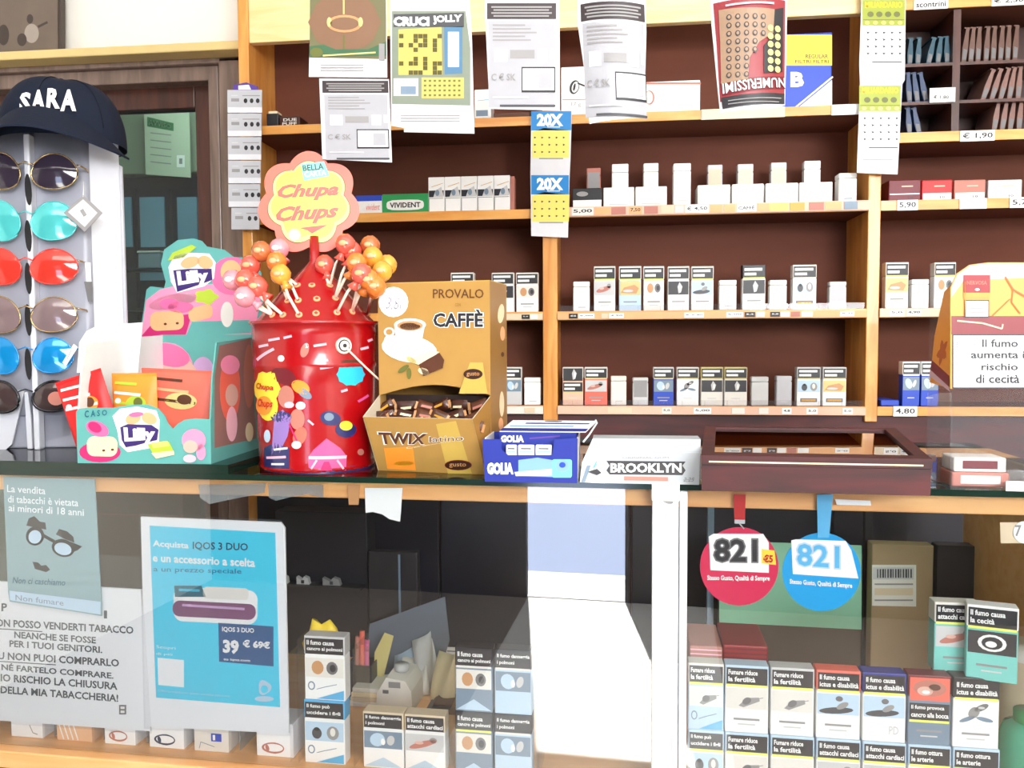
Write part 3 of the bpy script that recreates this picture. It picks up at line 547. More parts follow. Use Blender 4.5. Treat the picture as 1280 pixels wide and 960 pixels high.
tg = pb('price_tag', yx(1163, 118, YS), yx(1195, 118, YS), yz(1180, 127, YS), yz(1180, 109, YS), 'white', -.003, -.001); q = Print(surf(t, -.003), fn=lambda x, z, o: (x, -.003-o, z)); q.curved = False; lettering(q, '€ 1,80', (1167, 119, 1186, 124), 'ink', .02); q.build('lettering', tg)
rnd = random.Random(4)
mat('pouch_teal', (24, 74, 92), rough=.3); mat('pouch_brown', (100, 68, 56), rough=.3); mat('pouch_blue', (40, 62, 100), rough=.3); mat('pouch_rose', (128, 92, 82), rough=.3)
groups = [(zs[1], 76, 42, [(1137, 2), (1147, 3), (1160, 12), (1172, 6), (1184, -2)], 'pouch_teal', 'teal tobacco pouches in the top left pigeonhole', 'teal pouch leaning in the top left pigeonhole'), (zs[1], 76, 32, [(1204, 6), (1213, 4), (1222, 2), (1232, 3), (1241, 2), (1250, 3), (1259, 2), (1268, 3)], 'pouch_brown', 'brown pouches in the top right pigeonhole', 'brown pouch in the packed top right pigeonhole'),
          (zs[0], 124, 86, [(1137, -4), (1147, -8), (1158, -12)], 'pouch_blue', 'blue pouches in the middle left pigeonhole', 'blue pouch leaning in the middle left pigeonhole'), (zs[0], 124, 84, [(1228, 18), (1239, 16), (1250, 14), (1261, 9), (1272, 4)], 'pouch_rose', 'rose pouches in the middle right pigeonhole', 'rose brown pouch leaning in the middle right pigeonhole'),
          (zb, 165, 132, [(1137, -5), (1149, -12)], 'pouch_blue', 'blue pouches in the bottom left pigeonhole', 'blue pouch leaning in the bottom left pigeonhole'), (zb, 165, 126, [(1242, 8), (1252, 8), (1262, 7), (1273, 4)], 'pouch_rose', 'rose pouches in the bottom right pigeonhole', 'rose brown pouch standing in the bottom right pigeonhole')]
ords = ['first', 'second', 'third', 'fourth', 'fifth', 'sixth', 'seventh', 'eighth']
for z, yb, yt, xs, m, g, lb in groups:
    hh = yz(1200, yt, YS)-yz(1200, yb, YS); mb = MB()
    prof = [(-.004, 0), (.004, 0), (.0052, hh*.4), (.003, hh*.9), (.004, hh), (-.003, hh), (-.0035, hh*.85), (-.0055, hh*.45)]
    mb.prism(prof, .0, .075, m); me = mb.mesh('pouch'); q = MB().prism([(-.0036, hh*.1), (.0036, hh*.1), (.0034, hh*.38), (-.0034, hh*.42)], -.0004, -.0001, 'midgrey').mesh('label_strip'); ca = MB().box((-.005, .003, hh), (.005, .07, hh+.003), m).mesh('seal')
    for i, (px, lean) in enumerate(xs):
        t = thing('tobacco_pouch', lb+', %s from the left' % ords[i], 'pouch', (yx(px, yb-10, YS+.02), YS+.018, z+.001), 0, g); t.rotation_euler = (0, math.radians(lean), 0)
        link('pouch', me, t); link('label_strip', q, t); link('seal', ca, t)
# ------------------------------------------------------------ the glass display counter
ZL = 1.2335
DC = thing('display_counter', 'glass display counter with green edged top and beech frame', 'counter', (KW @ Vector((0, 0, 0))), KA)
def cx(px, py, d=0): return kpt(px, py, d).x
mat('glass_edge_green', (20, 42, 34), rough=.15, coat=.5); mat('white_aluminium', (240, 242, 245), rough=.25, metal=.2, var=.05, scale=20)
glass('top_glass', (205, 225, 215), refl=1.0); glass('left_top_glass', (60, 84, 74), refl=1.0)
xe = cx(289, 600, 0)
def slab(name, x0, x1, y0, y1, z0, z1, m, me='glass_edge_green', parent=DC):
    b = MB(); b.add([(x0, y0, z0), (x1, y0, z0), (x1, y1, z0), (x0, y1, z0)], [(0, 3, 2, 1)], m); b.add([(x0, y0, z1), (x1, y0, z1), (x1, y1, z1), (x0, y1, z1)], [(0, 1, 2, 3)], m)
    b.add([(x0, y0, z0), (x1, y0, z0), (x1, y1, z0), (x0, y1, z0), (x0, y0, z1), (x1, y0, z1), (x1, y1, z1), (x0, y1, z1)], [(0, 1, 5, 4), (1, 2, 6, 5), (2, 3, 7, 6), (3, 0, 4, 7)], me)
    return b.build(name, parent)
slab('top_pane', -1.3, .75, -.008, .47, 1.2125, ZG, 'top_glass')
t = thing('glass_shelf_sheet', 'thick dark green glass sheet lying on the left end of the counter', 'glass', KW @ Vector((xe, 0, ZG)), KA)
slab('sheet', -1.0, 0, -.008, .44, .0002, ZL-ZG, 'left_top_glass', parent=t)
xp0, xp1 = cx(815, 700, -.004), cx(848, 700, -.004); xp2, xp3 = cx(848, 700, 0), cx(859, 700, 0)
KB = lambda name, a, b, m, bev=0, parent=DC, label=None: MB().box(a, b, m, bev).build(name, parent, label)
KB('front_pane', (-1.28, 0, ZC+.002), (xp0, .006, 1.212), 'counter_glass'); KB('front_pane', (xp3, 0, ZC+.002), (.74, .006, 1.212), 'counter_glass')
po = KB('corner_post', (xp0, -.006, ZC-.2), (xp1, .012, 1.2), 'white_aluminium', .002); KB('post_cap', (xp0-.001, -.012, 1.198), (xp1+.001, .012, 1.2245), 'white', .002, po)
KB('corner_post', (xp2+.001, -.003, ZC-.2), (xp3, .01, 1.211), 'white_aluminium', .002)
mat('scuff', (190, 186, 200), rough=.4)
for sx_, sy_, sa_, sb_, sr_, sn_, sm_ in ((835, 627, 6, 3, 0, 2, 'grey'), (832, 650, 3, 12, .3, 2, 'scuff'), (836, 700, 7, 26, .1, 3, 'scuff'), (834, 775, 5, 18, 0, 4, 'scuff'), (840, 925, 3, 22, 0, 2, 'scuff')):
    p = Print(surf(DC, -.006), fn=lambda x, z, o: (x, -.006-o, z)); p.curved = False; p.ell(sx_, sy_, sa_, sb_, sm_, sr_, fnr=lambda a: 1+.25*math.sin(sn_*a)); p.build('scuff_mark', po)
KB('top_rail', (-1.28, .016, 1.186), (.74, .042, 1.2095), 'case_wood', .002)
KB('case_floor', (-1.28, .008, ZC-.028), (xp1, .47, ZC), 'case_wood'); KB('case_floor', (xp1, .008, ZC-.032), (.74, .47, ZC-.004), 'case_wood'); KB('front_rail', (-1.28, -.012, ZC-.026), (.74, .008, ZC), 'case_wood', .002)
KB('base_panel', (-1.28, .004, .08), (.74, .02, ZC-.028), 'rosewood'); KB('side_panel', (-1.3, 0, .02), (-1.28, .47, 1.212), 'case_wood'); KB('side_panel', (.74, 0, .02), (.76, .47, 1.212), 'case_wood')
KB('plinth', (-1.28, .04, 0), (.74, .44, .08), 'black')
KB('back_post', (cx(884, 700, .46), .455, ZC), (cx(892, 700, .46), .47, 1.2125), 'steel'); KB('back_post', (cx(1080, 700, .46), .455, ZC), (cx(1088, 700, .46), .47, 1.2125), 'black')

def kthing(name, label, cat, px, py, d, z=None, rz=0, group=None, tilt=0):
    q = kpt(px, py, d)
    if z is not None: q.z = z
    return thing(name, label, cat, KW @ q, KA+rz, group, tilt)
def panel(t, pts, m, th=.003, name='panel', y=0, side=None, label=None):
    S = surf(t, y); return MB().prism([S(*p) for p in pts], y, y+th, m, side).build(name, t, label)

# ---- signs inside the front glass
mat('sign_cyan', (66, 214, 246), rough=.3, var=.02); mat('sign_navy', (22, 84, 140), rough=.4); mat('card_white', (246, 248, 250), rough=.35, var=.01); mat('letter_blue', (36, 56, 84)); mat('letter_navy', (30, 110, 150))
t = kthing('poster_holder', 'clear acrylic holder with white edged cyan poster in the left case', 'poster', 265, 910, .012)
panel(t, [(176, 646), (351, 653), (356, 660), (361, 917), (182, 908)], 'card_white', .003, 'backing_card')
sh = panel(t, [(187, 657), (344, 666), (350, 884), (195, 872)], 'sign_cyan', .0006, 'printed_sheet', -.0007)
p = Print(surf(t, -.0007), fn=lambda x, z, o: (x, -.0007-o, z)); p.curved = False
p.poly([(273, 778), (342, 783), (342, 833), (274, 827)], 'sign_navy'); p.poly([(197, 822), (230, 825), (230, 859), (198, 856)], 'card_white')
lettering(p, 'Acquista', [(191, 675), (236, 678), (236, 688), (191, 685)], 'white', .03); lettering(p, 'IQOS 3 DUO', [(241, 677), (310, 679), (310, 690), (241, 688)], 'letter_blue', .02)
lettering(p, 'e un accessorio a scelta', [(191, 692), (319, 698), (319, 709), (191, 702)], 'white', .03); lettering(p, 'a un prezzo speciale', [(192, 708), (302, 711), (302, 719), (192, 716)], 'letter_navy', .01)
S = lambda x, y: (x, y)
def rr(x0, y0, x1, y1, r, sl=0, n=5):
    P = []
    for (cx_, cy_, a0) in ((x1-r, y0+r, -90), (x1-r, y1-r, 0), (x0+r, y1-r, 90), (x0+r, y0+r, 180)):
        for k in range(n+1): a = math.radians(a0+90*k/n); P.append((cx_+r*math.cos(a), cy_+r*math.sin(a)+sl*(cx_-x0)))
    return P
mat('violet_metal', (142, 84, 128), rough=.3, metal=.3); mat('petrol', (26, 100, 120))
p.poly(rr(217, 733, 322, 776, 12, .05), 'white'); p.up(); p.poly([(218, 732), (252, 732), (258, 746), (219, 746)], 'petrol'); p.poly(rr(254, 733, 311, 748, 5, .04), 'offwhite'); p.poly(rr(216, 750, 320, 770, 9, .05), 'violet_metal'); p.up(); p.line([(228, 756), (306, 761)], 3, 'lilac'); p.line([(224, 737), (250, 738)], 3, 'cyan')
lettering(p, 'IQOS 3 DUO', [(278, 783), (318, 785), (318, 792), (278, 790)], 'white', .03); lettering(p, '39', [(279, 799), (299, 800), (299, 818), (279, 816)], 'white', .05); lettering(p, '€ 69€', [(304, 799), (338, 802), (338, 811), (304, 809)], 'white', .04); p.line([(318, 808), (337, 803)], 1.5, 'white'); lettering(p, 'su iqos.com', [(280, 822), (313, 824), (313, 828), (280, 826)], 'white', .02)
p.up(); lettering(p, 'Scopri', [(196, 806), (220, 808), (220, 813), (196, 811)], 'white', .0); lettering(p, 'di più', [(196, 815), (216, 816), (216, 820), (196, 819)], 'white', .0)
p.ell(331, 859, 8, 9, 'paleblue', fnr=lambda a: 1+.12*math.cos(3*a)); p.up().ell(331, 861, 4.5, 5, 'sign_cyan'); p.ell(331, 873, 12, 3.5, 'paleblue')
lettering(p, 'Offerta valida nei punti vendita aderenti', [(198, 861), (288, 868), (288, 872), (198, 865)], 'paleblue', 0); p.build('lettering', sh)
panel(t, [(174, 642), (353, 650), (363, 920), (180, 911)], 'clear_plastic', .0012, 'clear_cover', -.004)

t = kthing('age_notice_card', 'large white card with black Italian notice to minors at the left edge', 'sign', 60, 905, .014)
panel(t, [(-80, 722), (176, 737), (188, 914), (-80, 895)], 'card_white', .003, 'card')
panel(t, [(-80, 682), (172, 696), (176, 702), (189, 917), (-80, 899)], 'clear_plastic', .0015, 'clear_holder', -.003)
p = Print(surf(t)); mat('letter_teal', (44, 62, 70))
def ln(s, x0, x1, ya, yb, h, b=.028): lettering(p, s, [(x0, ya), (x1, yb), (x1, yb+h), (x0, ya+h)], 'letter_teal', b)
ln('NON POSSO VENDERTI TABACCO', -13, 167, 773, 783, 9.5); ln('NEANCHE SE FOSSE', 18, 120, 789, 796, 8.5); ln('PER I TUOI GENITORI.', 12, 128, 800, 808, 8.5); ln('TU NON PUOI COMPRARLO', -10, 149, 814, 824, 9.5)
ln('NÉ FARTELO COMPRARE.', 2, 142, 828, 839, 9.5); ln('IO RISCHIO LA CHIUSURA', 1, 147, 842, 853, 9.5); ln('DELLA MIA TABACCHERIA!', 1, 148, 857, 868, 9.5); ln('P', 2, 9, 754, 754, 10); ln('I', 130, 134, 763, 763, 10)
p.line([(-13, 785), (53, 789.5)], 1.2, 'letter_teal'); p.line([(-10, 826), (70, 831)], 1.2, 'letter_teal'); p.rect(149, 881, 158, 893, 'midgrey'); p.up().rect(151, 883, 156, 886, 'white').rect(151, 888, 156, 891, 'white'); p.build('lettering', t)

t = kthing('disguise_notice', 'translucent blue notice with eyebrow glasses and moustache at upper left', 'sign', 65, 765, .008)
panel(t, [(4, 596), (118, 599), (127, 760), (127, 770), (12, 752), (10, 740)], 'blue_haze_plastic', .0015, 'sheet')
p = Print(surf(t)); mat('letter_pale', (245, 250, 252))
for s, x0, x1, ya, yb in (('La vendita', 9, 57, 606, 609), ('di tabacchi è vietata', 10, 98, 619, 624), ('ai minori di 18 anni', 11, 105, 630, 636)): lettering(p, s, [(x0, ya), (x1, yb), (x1, yb+9), (x0, ya+9)], 'letter_pale', .01)
p.ell(44, 670, 11.5, 12, 'black', .35); p.ell(79, 685, 14.5, 11, 'black', .3); p.line([(52, 668), (68, 677)], 4, 'black'); p.poly([(88, 677), (103, 683), (97, 688), (90, 690)], 'black')
p.poly([(33, 657), (36, 648), (43, 645), (50, 652), (57, 653), (58, 662), (48, 660)], 'ink'); p.poly([(70, 668), (74, 661), (84, 664), (92, 671), (93, 678), (82, 674)], 'ink')
p.up(); p.ell(44, 671, 8, 8.5, 'paleblue', .35); p.ell(79, 686, 11, 7.5, 'paleblue', .3)
p.poly([(41, 702), (48, 703), (52, 707), (58, 706), (63, 712), (58, 715), (51, 713), (44, 711)], 'ink'); lettering(p, 'Non ci caschiamo', [(16, 721), (82, 724), (82, 732), (16, 729)], 'petrol', .01, .2)
p.build('print', t); 
p2 = Print(surf(t)); p2.L = 2; p2.poly([(12, 738), (126, 752), (126, 768), (13, 750)], 'paleblue'); p2.up(); lettering(p2, 'Non fumare', [(20, 743), (80, 750), (80, 757), (20, 750)], 'steel'); p2.build('lower_strip', t)

# ---- round price wobblers
mat('disc_red', (214, 40, 84), rough=.3); mat('disc_blue', (30, 160, 226), rough=.3)
for nm, lb, c, r, m, sp, sl, five in (('red', 'round red price disc reading 821 hanging by a red strap', (924, 708), 49, 'disc_red', [(917, 618), (932, 618), (931, 652), (918, 652)], .01, True),
                          ('blue', 'round blue price disc reading 821 hanging by a blue strap', (1027, 715), 49, 'disc_blue', [(1021, 618), (1041, 618), (1036, 672), (1022, 672)], .07, False)):
    t = kthing('price_disc', lb, 'sign', c[0], c[1]+r, .010, group='round price discs'); S = surf(t)
    MB().prism([S(c[0]+r*math.cos(k*math.pi/24), c[1]+r*math.sin(k*math.pi/24)) for k in range(48)], 0, .0012, m).build('disc', t)
    MB().prism([S(*q) for q in sp], -.0012, -.0002, 'red' if five else 'skyblue').build('strap', t)
    if five: MB().box((S(918, 650)[0], -.002, S(918, 654)[1]), (S(931, 650)[0], 0, S(918, 649)[1]), 'silver').build('clip', t); MB().tube([(S(924, 654)[0], 0, S(924, 654)[1]), (S(930, 661)[0], 0, S(930, 661)[1])], .0008, 'silver').build('wire', t)
    p = Print(S); x, y = c; yy = lambda q, v: v+sl*(q-x)
    Q = lambda a, b, d, e: [(a, yy(a, b)), (d, yy(d, b)), (d, yy(d, e)), (a, yy(a, e))]
    p.poly([(x-38, yy(x-38, y-37)), (x-32, y-41), (x+30, yy(x+30, y-41)), (x+37, yy(x+37, y-30)), (x+46 if not five else x+37, yy(x, y+8)), (x-36, yy(x-36, y+5))], 'white'); p.up()
    lettering(p, '821', Q(x-33, y-36, x+24, y-4), 'midgrey' if five else 'paleblue', .06); 
    p.up(); L_ = 'red' if five else 'cyan'; lettering(p, '821', Q(x-31, y-34, x+22, y-6), 'ink' if five else 'skyblue', .02)
    if five: p.poly([(x+28, y-22), (x+44, y-20), (x+46, y-2), (x+28, y-4)], 'yellow'); p.up(); lettering(p, '€5', (x+30, y-15, x+42, y-5), 'red', .05)
    lettering(p, 'Stesso Gusto, Qualità di Sempre', Q(x-40, y+11, x+38, y+19), 'white', .03); p.build('print', t)
t = kthing('white_ticket', 'small white card tucked on the wooden rail right of the blue disc', 'ticket', 1068, 631, .008); panel(t, [(1044, 624), (1088, 626), (1089, 632), (1046, 631)], 'card_white', .001, 'card')
t = kthing('price_ticket', 'round white price ticket on beige card at the right edge', 'ticket', 1268, 680, .008); panel(t, [(1250, 653), (1300, 653), (1300, 679), (1251, 679)], 'beige', .001, 'card'); S = surf(t); MB().prism([S(1281+15*math.cos(k*math.pi/12), 665+14*math.sin(k*math.pi/12)) for k in range(24)], -.0012, -.0002, 'card_white').build('disc', t)
p = Print(S, y=0, fn=lambda x, z, o: (x, -.0013-o, z)); p.curved = False; lettering(p, '7', (1268, 656, 1276, 670), 'grey', .02); p.build('lettering', t)
t = kthing('torn_paper', 'torn white paper hanging from the rail under the glass', 'paper', 478, 650, .012); panel(t, [(456, 610), (503, 610), (501, 640), (500, 652), (487, 649), (478, 643), (466, 640), (457, 641)], 'card_white', .0008, 'sheet')
t = kthing('plastic_wrap', 'crumpled clear wrap with brown tape on the rail below the red tin', 'wrapper', 370, 622, .011); panel(t, [(335, 605), (404, 606), (404, 622), (385, 618), (365, 621), (345, 626), (336, 622)], 'cellophane', .0012, 'sheet'); panel(t, [(434, 606), (450, 606), (448, 631), (436, 631)], 'tan', .0012, 'tape')
t = kthing('clear_bag', 'crumpled clear bag hanging under the edge of the dark green glass', 'bag', 270, 627, .011); panel(t, [(248, 606), (332, 604), (330, 616), (300, 622), (262, 630), (250, 622)], 'cellophane', .0015, 'sheet')

# ---- packs in the right case
ZC_L = ZC; ZC = ZC-.004
DR = .022
def case_pack(px0, px1, layer, kind, lb, bottom='white', top='offwhite', strip='lemon', mark='line', flip=False, d=DR, group=None, rz=0, hh=.090):
    ym = 870 if layer else 950
    xa, xb = cx(px0, ym, d), cx(px1, ym, d); q = KW @ Vector(((xa+xb)/2, d, ZC+.0002+layer*(hh+.0004)))
    cig_pack(lb, q, (xb-xa)-.0008, hh, KA+rz, kind, bottom, top, strip, group, True, mark, flip)
GR = 'cigarette packs stacked in the right case'
cols = [(860, 905, 'syringe', 'paleblue', 'offwhite', 'leftmost', 'crib'), (906, 961, 'syringe', 'white', 'paleblue', 'second', 'syringe'), (963, 1018, 'syringe', 'white', 'lightgrey', 'third', 'syringe'), (1020, 1076, 'patient', 'white', 'coral', 'fourth', 'body'), (1078, 1133, 'patient', 'white', 'deepblue', 'fifth', 'body'), (1135, 1189, 'mouth', 'steel', 'maroon', 'sixth', 'foot'), (1191, 1250, 'runner', 'white', 'ink', 'seventh', 'foot'), (1252, 1308, 'lungs', 'green', 'teal', 'eighth', 'lungs')]
kn = {'syringe': 'with grey fish-like picture', 'patient': 'with lying patient picture', 'mouth': 'with open mouth picture on top', 'runner': 'with runner picture', 'crib': 'with two grey figures', 'lungs': 'with lung picture'}
for a, b, k, bt, tp, o, k2 in cols[:7]:
    case_pack(a, b, 1, k, '%s, upper row, right case, %s from the post' % (('pack '+kn[k]), o), bt, tp, 'lemon', {'fifth': 'letters', 'leftmost': 'wedge'}.get(o, 'line'), k == 'mouth', group=GR)
    case_pack(a, b, 0, k2, 'pack in the bottom row of the right case, %s from the post' % o, 'white', 'paleblue', 'lemon', 'line', False, group=GR)
q = KW @ Vector((cx(1198, 800, .03)+.004, .045, ZC+.1785)); cig_pack('pack with grey ribbon picture peeping out behind the eye picture pack', q, .055, .09, KA, 'body', 'teal', 'offwhite', 'lemon', GR, True, 'line')
q = KW @ Vector((cx(1240, 800, .02), .02, ZC+.1785)); cig_pack('pack with dark eye picture standing on top at the far right', q, .056, .095, KA+math.radians(-14), 'eye', 'teal', 'white', 'lemon', GR, True, 'line')
# red cartons behind the first columns
for a, b, m, lb, d in ((862, 903, 'tagrose', 'pink and red striped carton in the right case beside the post', .06), (904, 960, 'darkred', 'dark red carton in the right case behind the second pack', .06)):
    xa, xb = cx(a, 815, d), cx(b, 815, d); zt_ = kpt(a, 806 if m == 'darkred' else 807, d).z; t = thing('cigarette_carton', lb, 'carton', KW @ Vector(((xa+xb)/2, d, ZC+.0002)), KA); w = xb-xa
    MB().box((-w/2, 0, 0), (w/2, .09, zt_-ZC), m, .002).build('carton', t); p = Print()
    for k in range(4): p.rect(-w*.48, zt_-ZC-.004-k*.006, w*.48, zt_-ZC-.006-k*.006, 'palepink' if m == 'tagrose' else 'maroon', raw=True)
    p.build('stripes', t)
# ---- packs in the left case
ZC = ZC_L
GL = 'cigarette packs stacked in the left case'
case_pack(381, 432, 1, 'lungs', 'pack with grey figures and blue corner, upper one beside the cyan poster', 'white', 'lightgrey', 'white', 'wedge', group=GL, hh=.0925); case_pack(381, 432, 0, 'crib', 'pack with two grey figures and blue corner, lower one beside the cyan poster', 'white', 'skyblue', 'white', 'wedge', group=GL, hh=.0925)
case_pack(454, 505, 0, 'xray', 'pack with blue grey picture, left of the joined pair in front', 'white', 'beige', 'white', 'peak', group=GL, hh=.081); case_pack(506, 557, 0, 'body', 'pack with pinkish picture, right of the joined pair in front', 'white', 'beige', 'white', 'peak', group=GL, hh=.081)
for l, o in ((1, 'upper'), (0, 'lower')):
    case_pack(569, 616, l, 'lungs', '%s pack of the left column next to the white reflection' % o, 'steel', 'navy', 'offwhite' if l else 'lemon', 'peak', group=GL); case_pack(618, 665, l, 'xray', '%s pack of the right column touching the white reflection' % o, 'paleblue', 'navy', 'offwhite', 'peak', group=GL)
# acrylic dividers between the stacks
t = kthing('acrylic_dividers', 'clear acrylic dividers standing between the packs of the left case', 'divider', 372, 955, .02, ZC+.0002); bx0 = WM[t.name].inverted()
for px, hgt in ((372, .18), (441, .17), (362, .16), (560, .09), (669, .1), (672, .1)):
    q = KW @ Vector((cx(px, 900, .02), .02, ZC)); l = bx0 @ q; MB().box((l.x, 0, 0), (l.x+.0016, .07, hgt), 'clear_plastic').build('divider', t)
# small packs along the front left
mat('pack_peach', (236, 190, 150))
for i, (a, b, m, mk, lb) in enumerate([(14, 53, 'card_white', 'v', 'white booklet with faint check mark, leftmost along the front rail'), (71, 115, 'pack_peach', 's', 'peach striped booklet on the front rail below the notice card'), (131, 169, 'card_white', 'pr', 'white booklet with pink oval mark on the front rail'), (187, 230, 'card_white', 'pn', 'white booklet with dark oval mark below the cyan poster'), (243, 286, 'offwhite', 'b', 'cream booklet with blue mark below the cyan poster'), (321, 367, 'card_white', 'pr', 'white booklet with pink mark right end of the front rail')]):
    d = .03; ym = 915+i*6; xa, xb = cx(a, ym, d), cx(b, ym, d); w = xb-xa; t = thing('paper_booklet', lb, 'rolling papers', KW @ Vector(((xa+xb)/2, d, ZC+.0002)), KA, 'small booklets along the front rail')
    MB().box((-w/2, 0, 0), (w/2, .05, .05), m, .001).build('cover', t); p = Print()
    if mk in ('pr', 'pn'):
        c = 'tagrose' if mk == 'pr' else 'letter_blue'; p.ell(0, .013, w*.36, .0085, c, raw=True, fnr=lambda a: 1-.3*max(0, math.cos(a))); p.up().ell(-.002, .0135, w*.26, .0058, m, raw=True); p.up().ell(-w*.2, .013, w*.05, .005, c, .3, raw=True)
    elif mk == 's':
        for k in range(4): p.line([(-w*.45+k*.008, .03), (-w*.3+k*.008, .002)], .002, 'white', raw=True)
    elif mk == 'b': p.rect(-w*.45, .037, w*.45, .033, 'sand', raw=True); p.rect(0, .028, w*.3, .016, 'blue', raw=True); p.up(); p.rect(w*.05, .026, w*.12, .018, 'white', raw=True); p.line([(-w*.35, .004), (-w*.3, .014), (w*.1, .008)], .001, 'steel', raw=True)
    else: p.line([(w*.1, .02), (w*.2, .008), (w*.35, .006)], .0014, 'grey', raw=True)
    p.build('print', t)
    if i < 5: q = MB().box((w/2+.004, .0, 0), (w/2+.006, .06, .045), 'clear_plastic').box((w/2+.012, .01, 0), (w/2+.0135, .06, .04), 'cellophane').build('divider', t)

# ---- clutter on the case floor
def fthing(name, lb, cat, px, py, rz=0, group=None, z=ZC+.0004): q = at_z(px, py, z); return thing(name, lb, cat, q, KA+rz, group)
t = fthing('pen_box', 'black open box holding red pens in the left case', 'box', 449, 876); MB().box((-.022, 0, 0), (.022, .04, .002), 'shadowgrey').box((-.022, 0, .002), (.022, .002, .06), 'shadowgrey').box((-.022, .038, .002), (.022, .04, .06), 'shadowgrey').box((-.022, .002, .002), (-.02, .038, .06), 'shadowgrey').box((.02, .002, .002), (.022, .038, .06), 'shadowgrey').build('body', t)
q = WM[t.name]
for i, (dx, m, ln_) in enumerate([(-.012, 'tagrose', .1), (-.002, 'coral', .11), (.008, 'pink', .095)]):
    pn = thing('pen', ['dusty pink pen', 'coral red pen', 'pink pen'][i]+' standing in the black box of the left case', 'pen', q @ Vector((dx, .02, .0022)), KA, 'pens in the black box'); MB().tube([(0, 0, 0), (.003-.002*i, 0, ln_*.8)], .0042, m).build('barrel', pn); MB().tube([(.003-.002*i, 0, ln_*.8), (.004-.002*i, 0, ln_)], .0046, m).build('cap', pn)
t = thing('folded_note', 'pale yellow folded note sticking out of the black box', 'paper', q @ Vector((.014, .03, .0025)), KA); MB().prism([(0, 0), (.012, 0), (.038, .1), (.022, .105), (.004, .07)], 0, .0008, 'sand').build('sheet', t)
t = thing('yellow_cloth', 'crumpled yellow wrapper behind the upper pack beside the cyan poster', 'wrapper', at_z(402, 838, 1.0), KA)
t.location = KW @ Vector((cx(402, 800, .06), .06, ZC+.0002)); WM[t.name] = Matrix.Translation(t.location); MB().ell((0, 0, .15), (.028, .012, .045), 'yellow', 14, lambda q: 1+.15*math.sin(7*q[0]+5*q[2])).build('wrapper', t); MB().box((-.02, -.01, 0), (.02, .01, .12), 'card_white', .002).build('holder', t)
t = fthing('card_stack', 'stack of pale cards lying behind the joined pair of packs', 'cards', 458, 884)
for k in range(4): MB().box((-.03+.002*k, 0, k*.008), (.03+.001*k, .06, k*.008+.0075), ['offwhite', 'beige', 'cream', 'offwhite'][k], .001).build('card', t)
t = fthing('tape_dispenser', 'white desk machine with small grey window in the left case', 'machine', 492, 890)
MB().prism([(-.03, 0), (.032, 0), (.03, .035), (.02, .052), (-.012, .056), (-.028, .03)], 0, .07, 'offwhite').build('body', t); p = Print(); p.rect(-.008, .05, .012, .04, 'grey', raw=True); p.rect(-.018, .036, -.008, .03, 'midgrey', raw=True); p.build('window', t)
MB().lathe([(.0, .056), (.012, .056), (.012, .066), (0, .066)], 18, (.004, .035), 'lightgrey', False).build('roll', t)
mat('grey_sheet', (108, 118, 132), rough=.3)
t = fthing('grey_plastic_sheet', 'grey translucent plastic sheet leaning behind the papers in the left case', 'sheet', 505, 850); panel(t, [(455, 858), (462, 780), (556, 746), (562, 800), (545, 858)], 'grey_sheet', .001, 'sheet')
rnd = random.Random(9)
for i, (px, py, w, h, rz, m, lb) in enumerate([(520, 868, .05, .055, .2, 'offwhite', 'white receipt pile leaning in the middle of the left case'), (552, 880, .05, .085, -.3, 'cream', 'pinkish white folded paper standing behind the dark tray'), (512, 856, .06, .07, .1, 'paleblue', 'pale blue paper sheet leaning at the grey plastic'), (536, 862, .045, .08, .5, 'lightgrey', 'grey white slip of paper between blue sheet and folded paper')]):
    t = fthing('paper_sheet', lb, 'paper', px, py, rz, 'loose papers in the left case')
    MB().grid(lambda u, v: ((u-.5)*w+.012*v*math.sin(4*u), .03*v*v+.006*math.sin(6*u+i), v*h*(1-.15*math.sin(3*u+i))), 8, 6, m, .0008).build('sheet', t); MB().box((-w*.35, .0, 0), (w*.3, .03, .006), m).build('folded_foot', t)
t = fthing('dark_tray', 'small dark wooden tray beside the folded paper in the left case', 'tray', 556, 893); MB().prism([(-.035, 0), (.035, 0), (.03, .012), (-.02, .012)], 0, .05, 'shadowgrey').build('body', t); MB().box((-.02, .004, .0122), (.028, .046, .0135), 'brown').build('pad', t)
t = thing('small_sign', 'small white label strip standing on the back edge of the left case', 'label', KW @ Vector((cx(565, 790, .42), .42, ZC+.0002)), KA); MB().box((-.038, 0, .0), (.038, .002, .022), 'card_white').build('card', t); p = Print(); p.rect(-.01, .016, .012, .0135, 'grey', raw=True); p.build('lettering', t)
# back of the case
mat('dark_kraft', (92, 76, 62), rough=.7); mat('kraft', (168, 142, 108), rough=.7); mat('sheet_green', (156, 214, 182), rough=.5); mat('charcoal_box', (40, 40, 46), rough=.4); mat('dark_olive', (70, 58, 40), rough=.6)
def backbox(name, lb, cat, a, b, yt, m, d=.43, dp=.03, z=ZC+.0002):
    xa, xb = cx(a, 750, d), cx(b, 750, d); t = thing(name, lb, cat, KW @ Vector(((xa+xb)/2, d, z)), KA); w = xb-xa; h = kpt((a+b)/2, yt, d).z-z; MB().box((-w/2, 0, 0), (w/2, dp, h), m, .002).build('body', t); return t, w, h
t, w, h = backbox('dark_carton', 'dark brown carton at the back of the right case', 'carton', 899, 1078, 690, 'dark_kraft', z=ZC-.0038); p = Print(); p.rect(-w*.45, .01, w*.45, .0085, 'brown', raw=True); p.build('tape', t)
g = thing('green_sheet', 'pale green sheet leaning on the carton behind the two discs', 'sheet', WM[t.name] @ Vector((0, -.004, .0)), KA); S = surf(g); o = MB().prism([S(899, 676), (S(1077, 682)), (S(1077, 787)), (S(899, 778))], 0, .002, 'sheet_green').build('sheet', g); pass
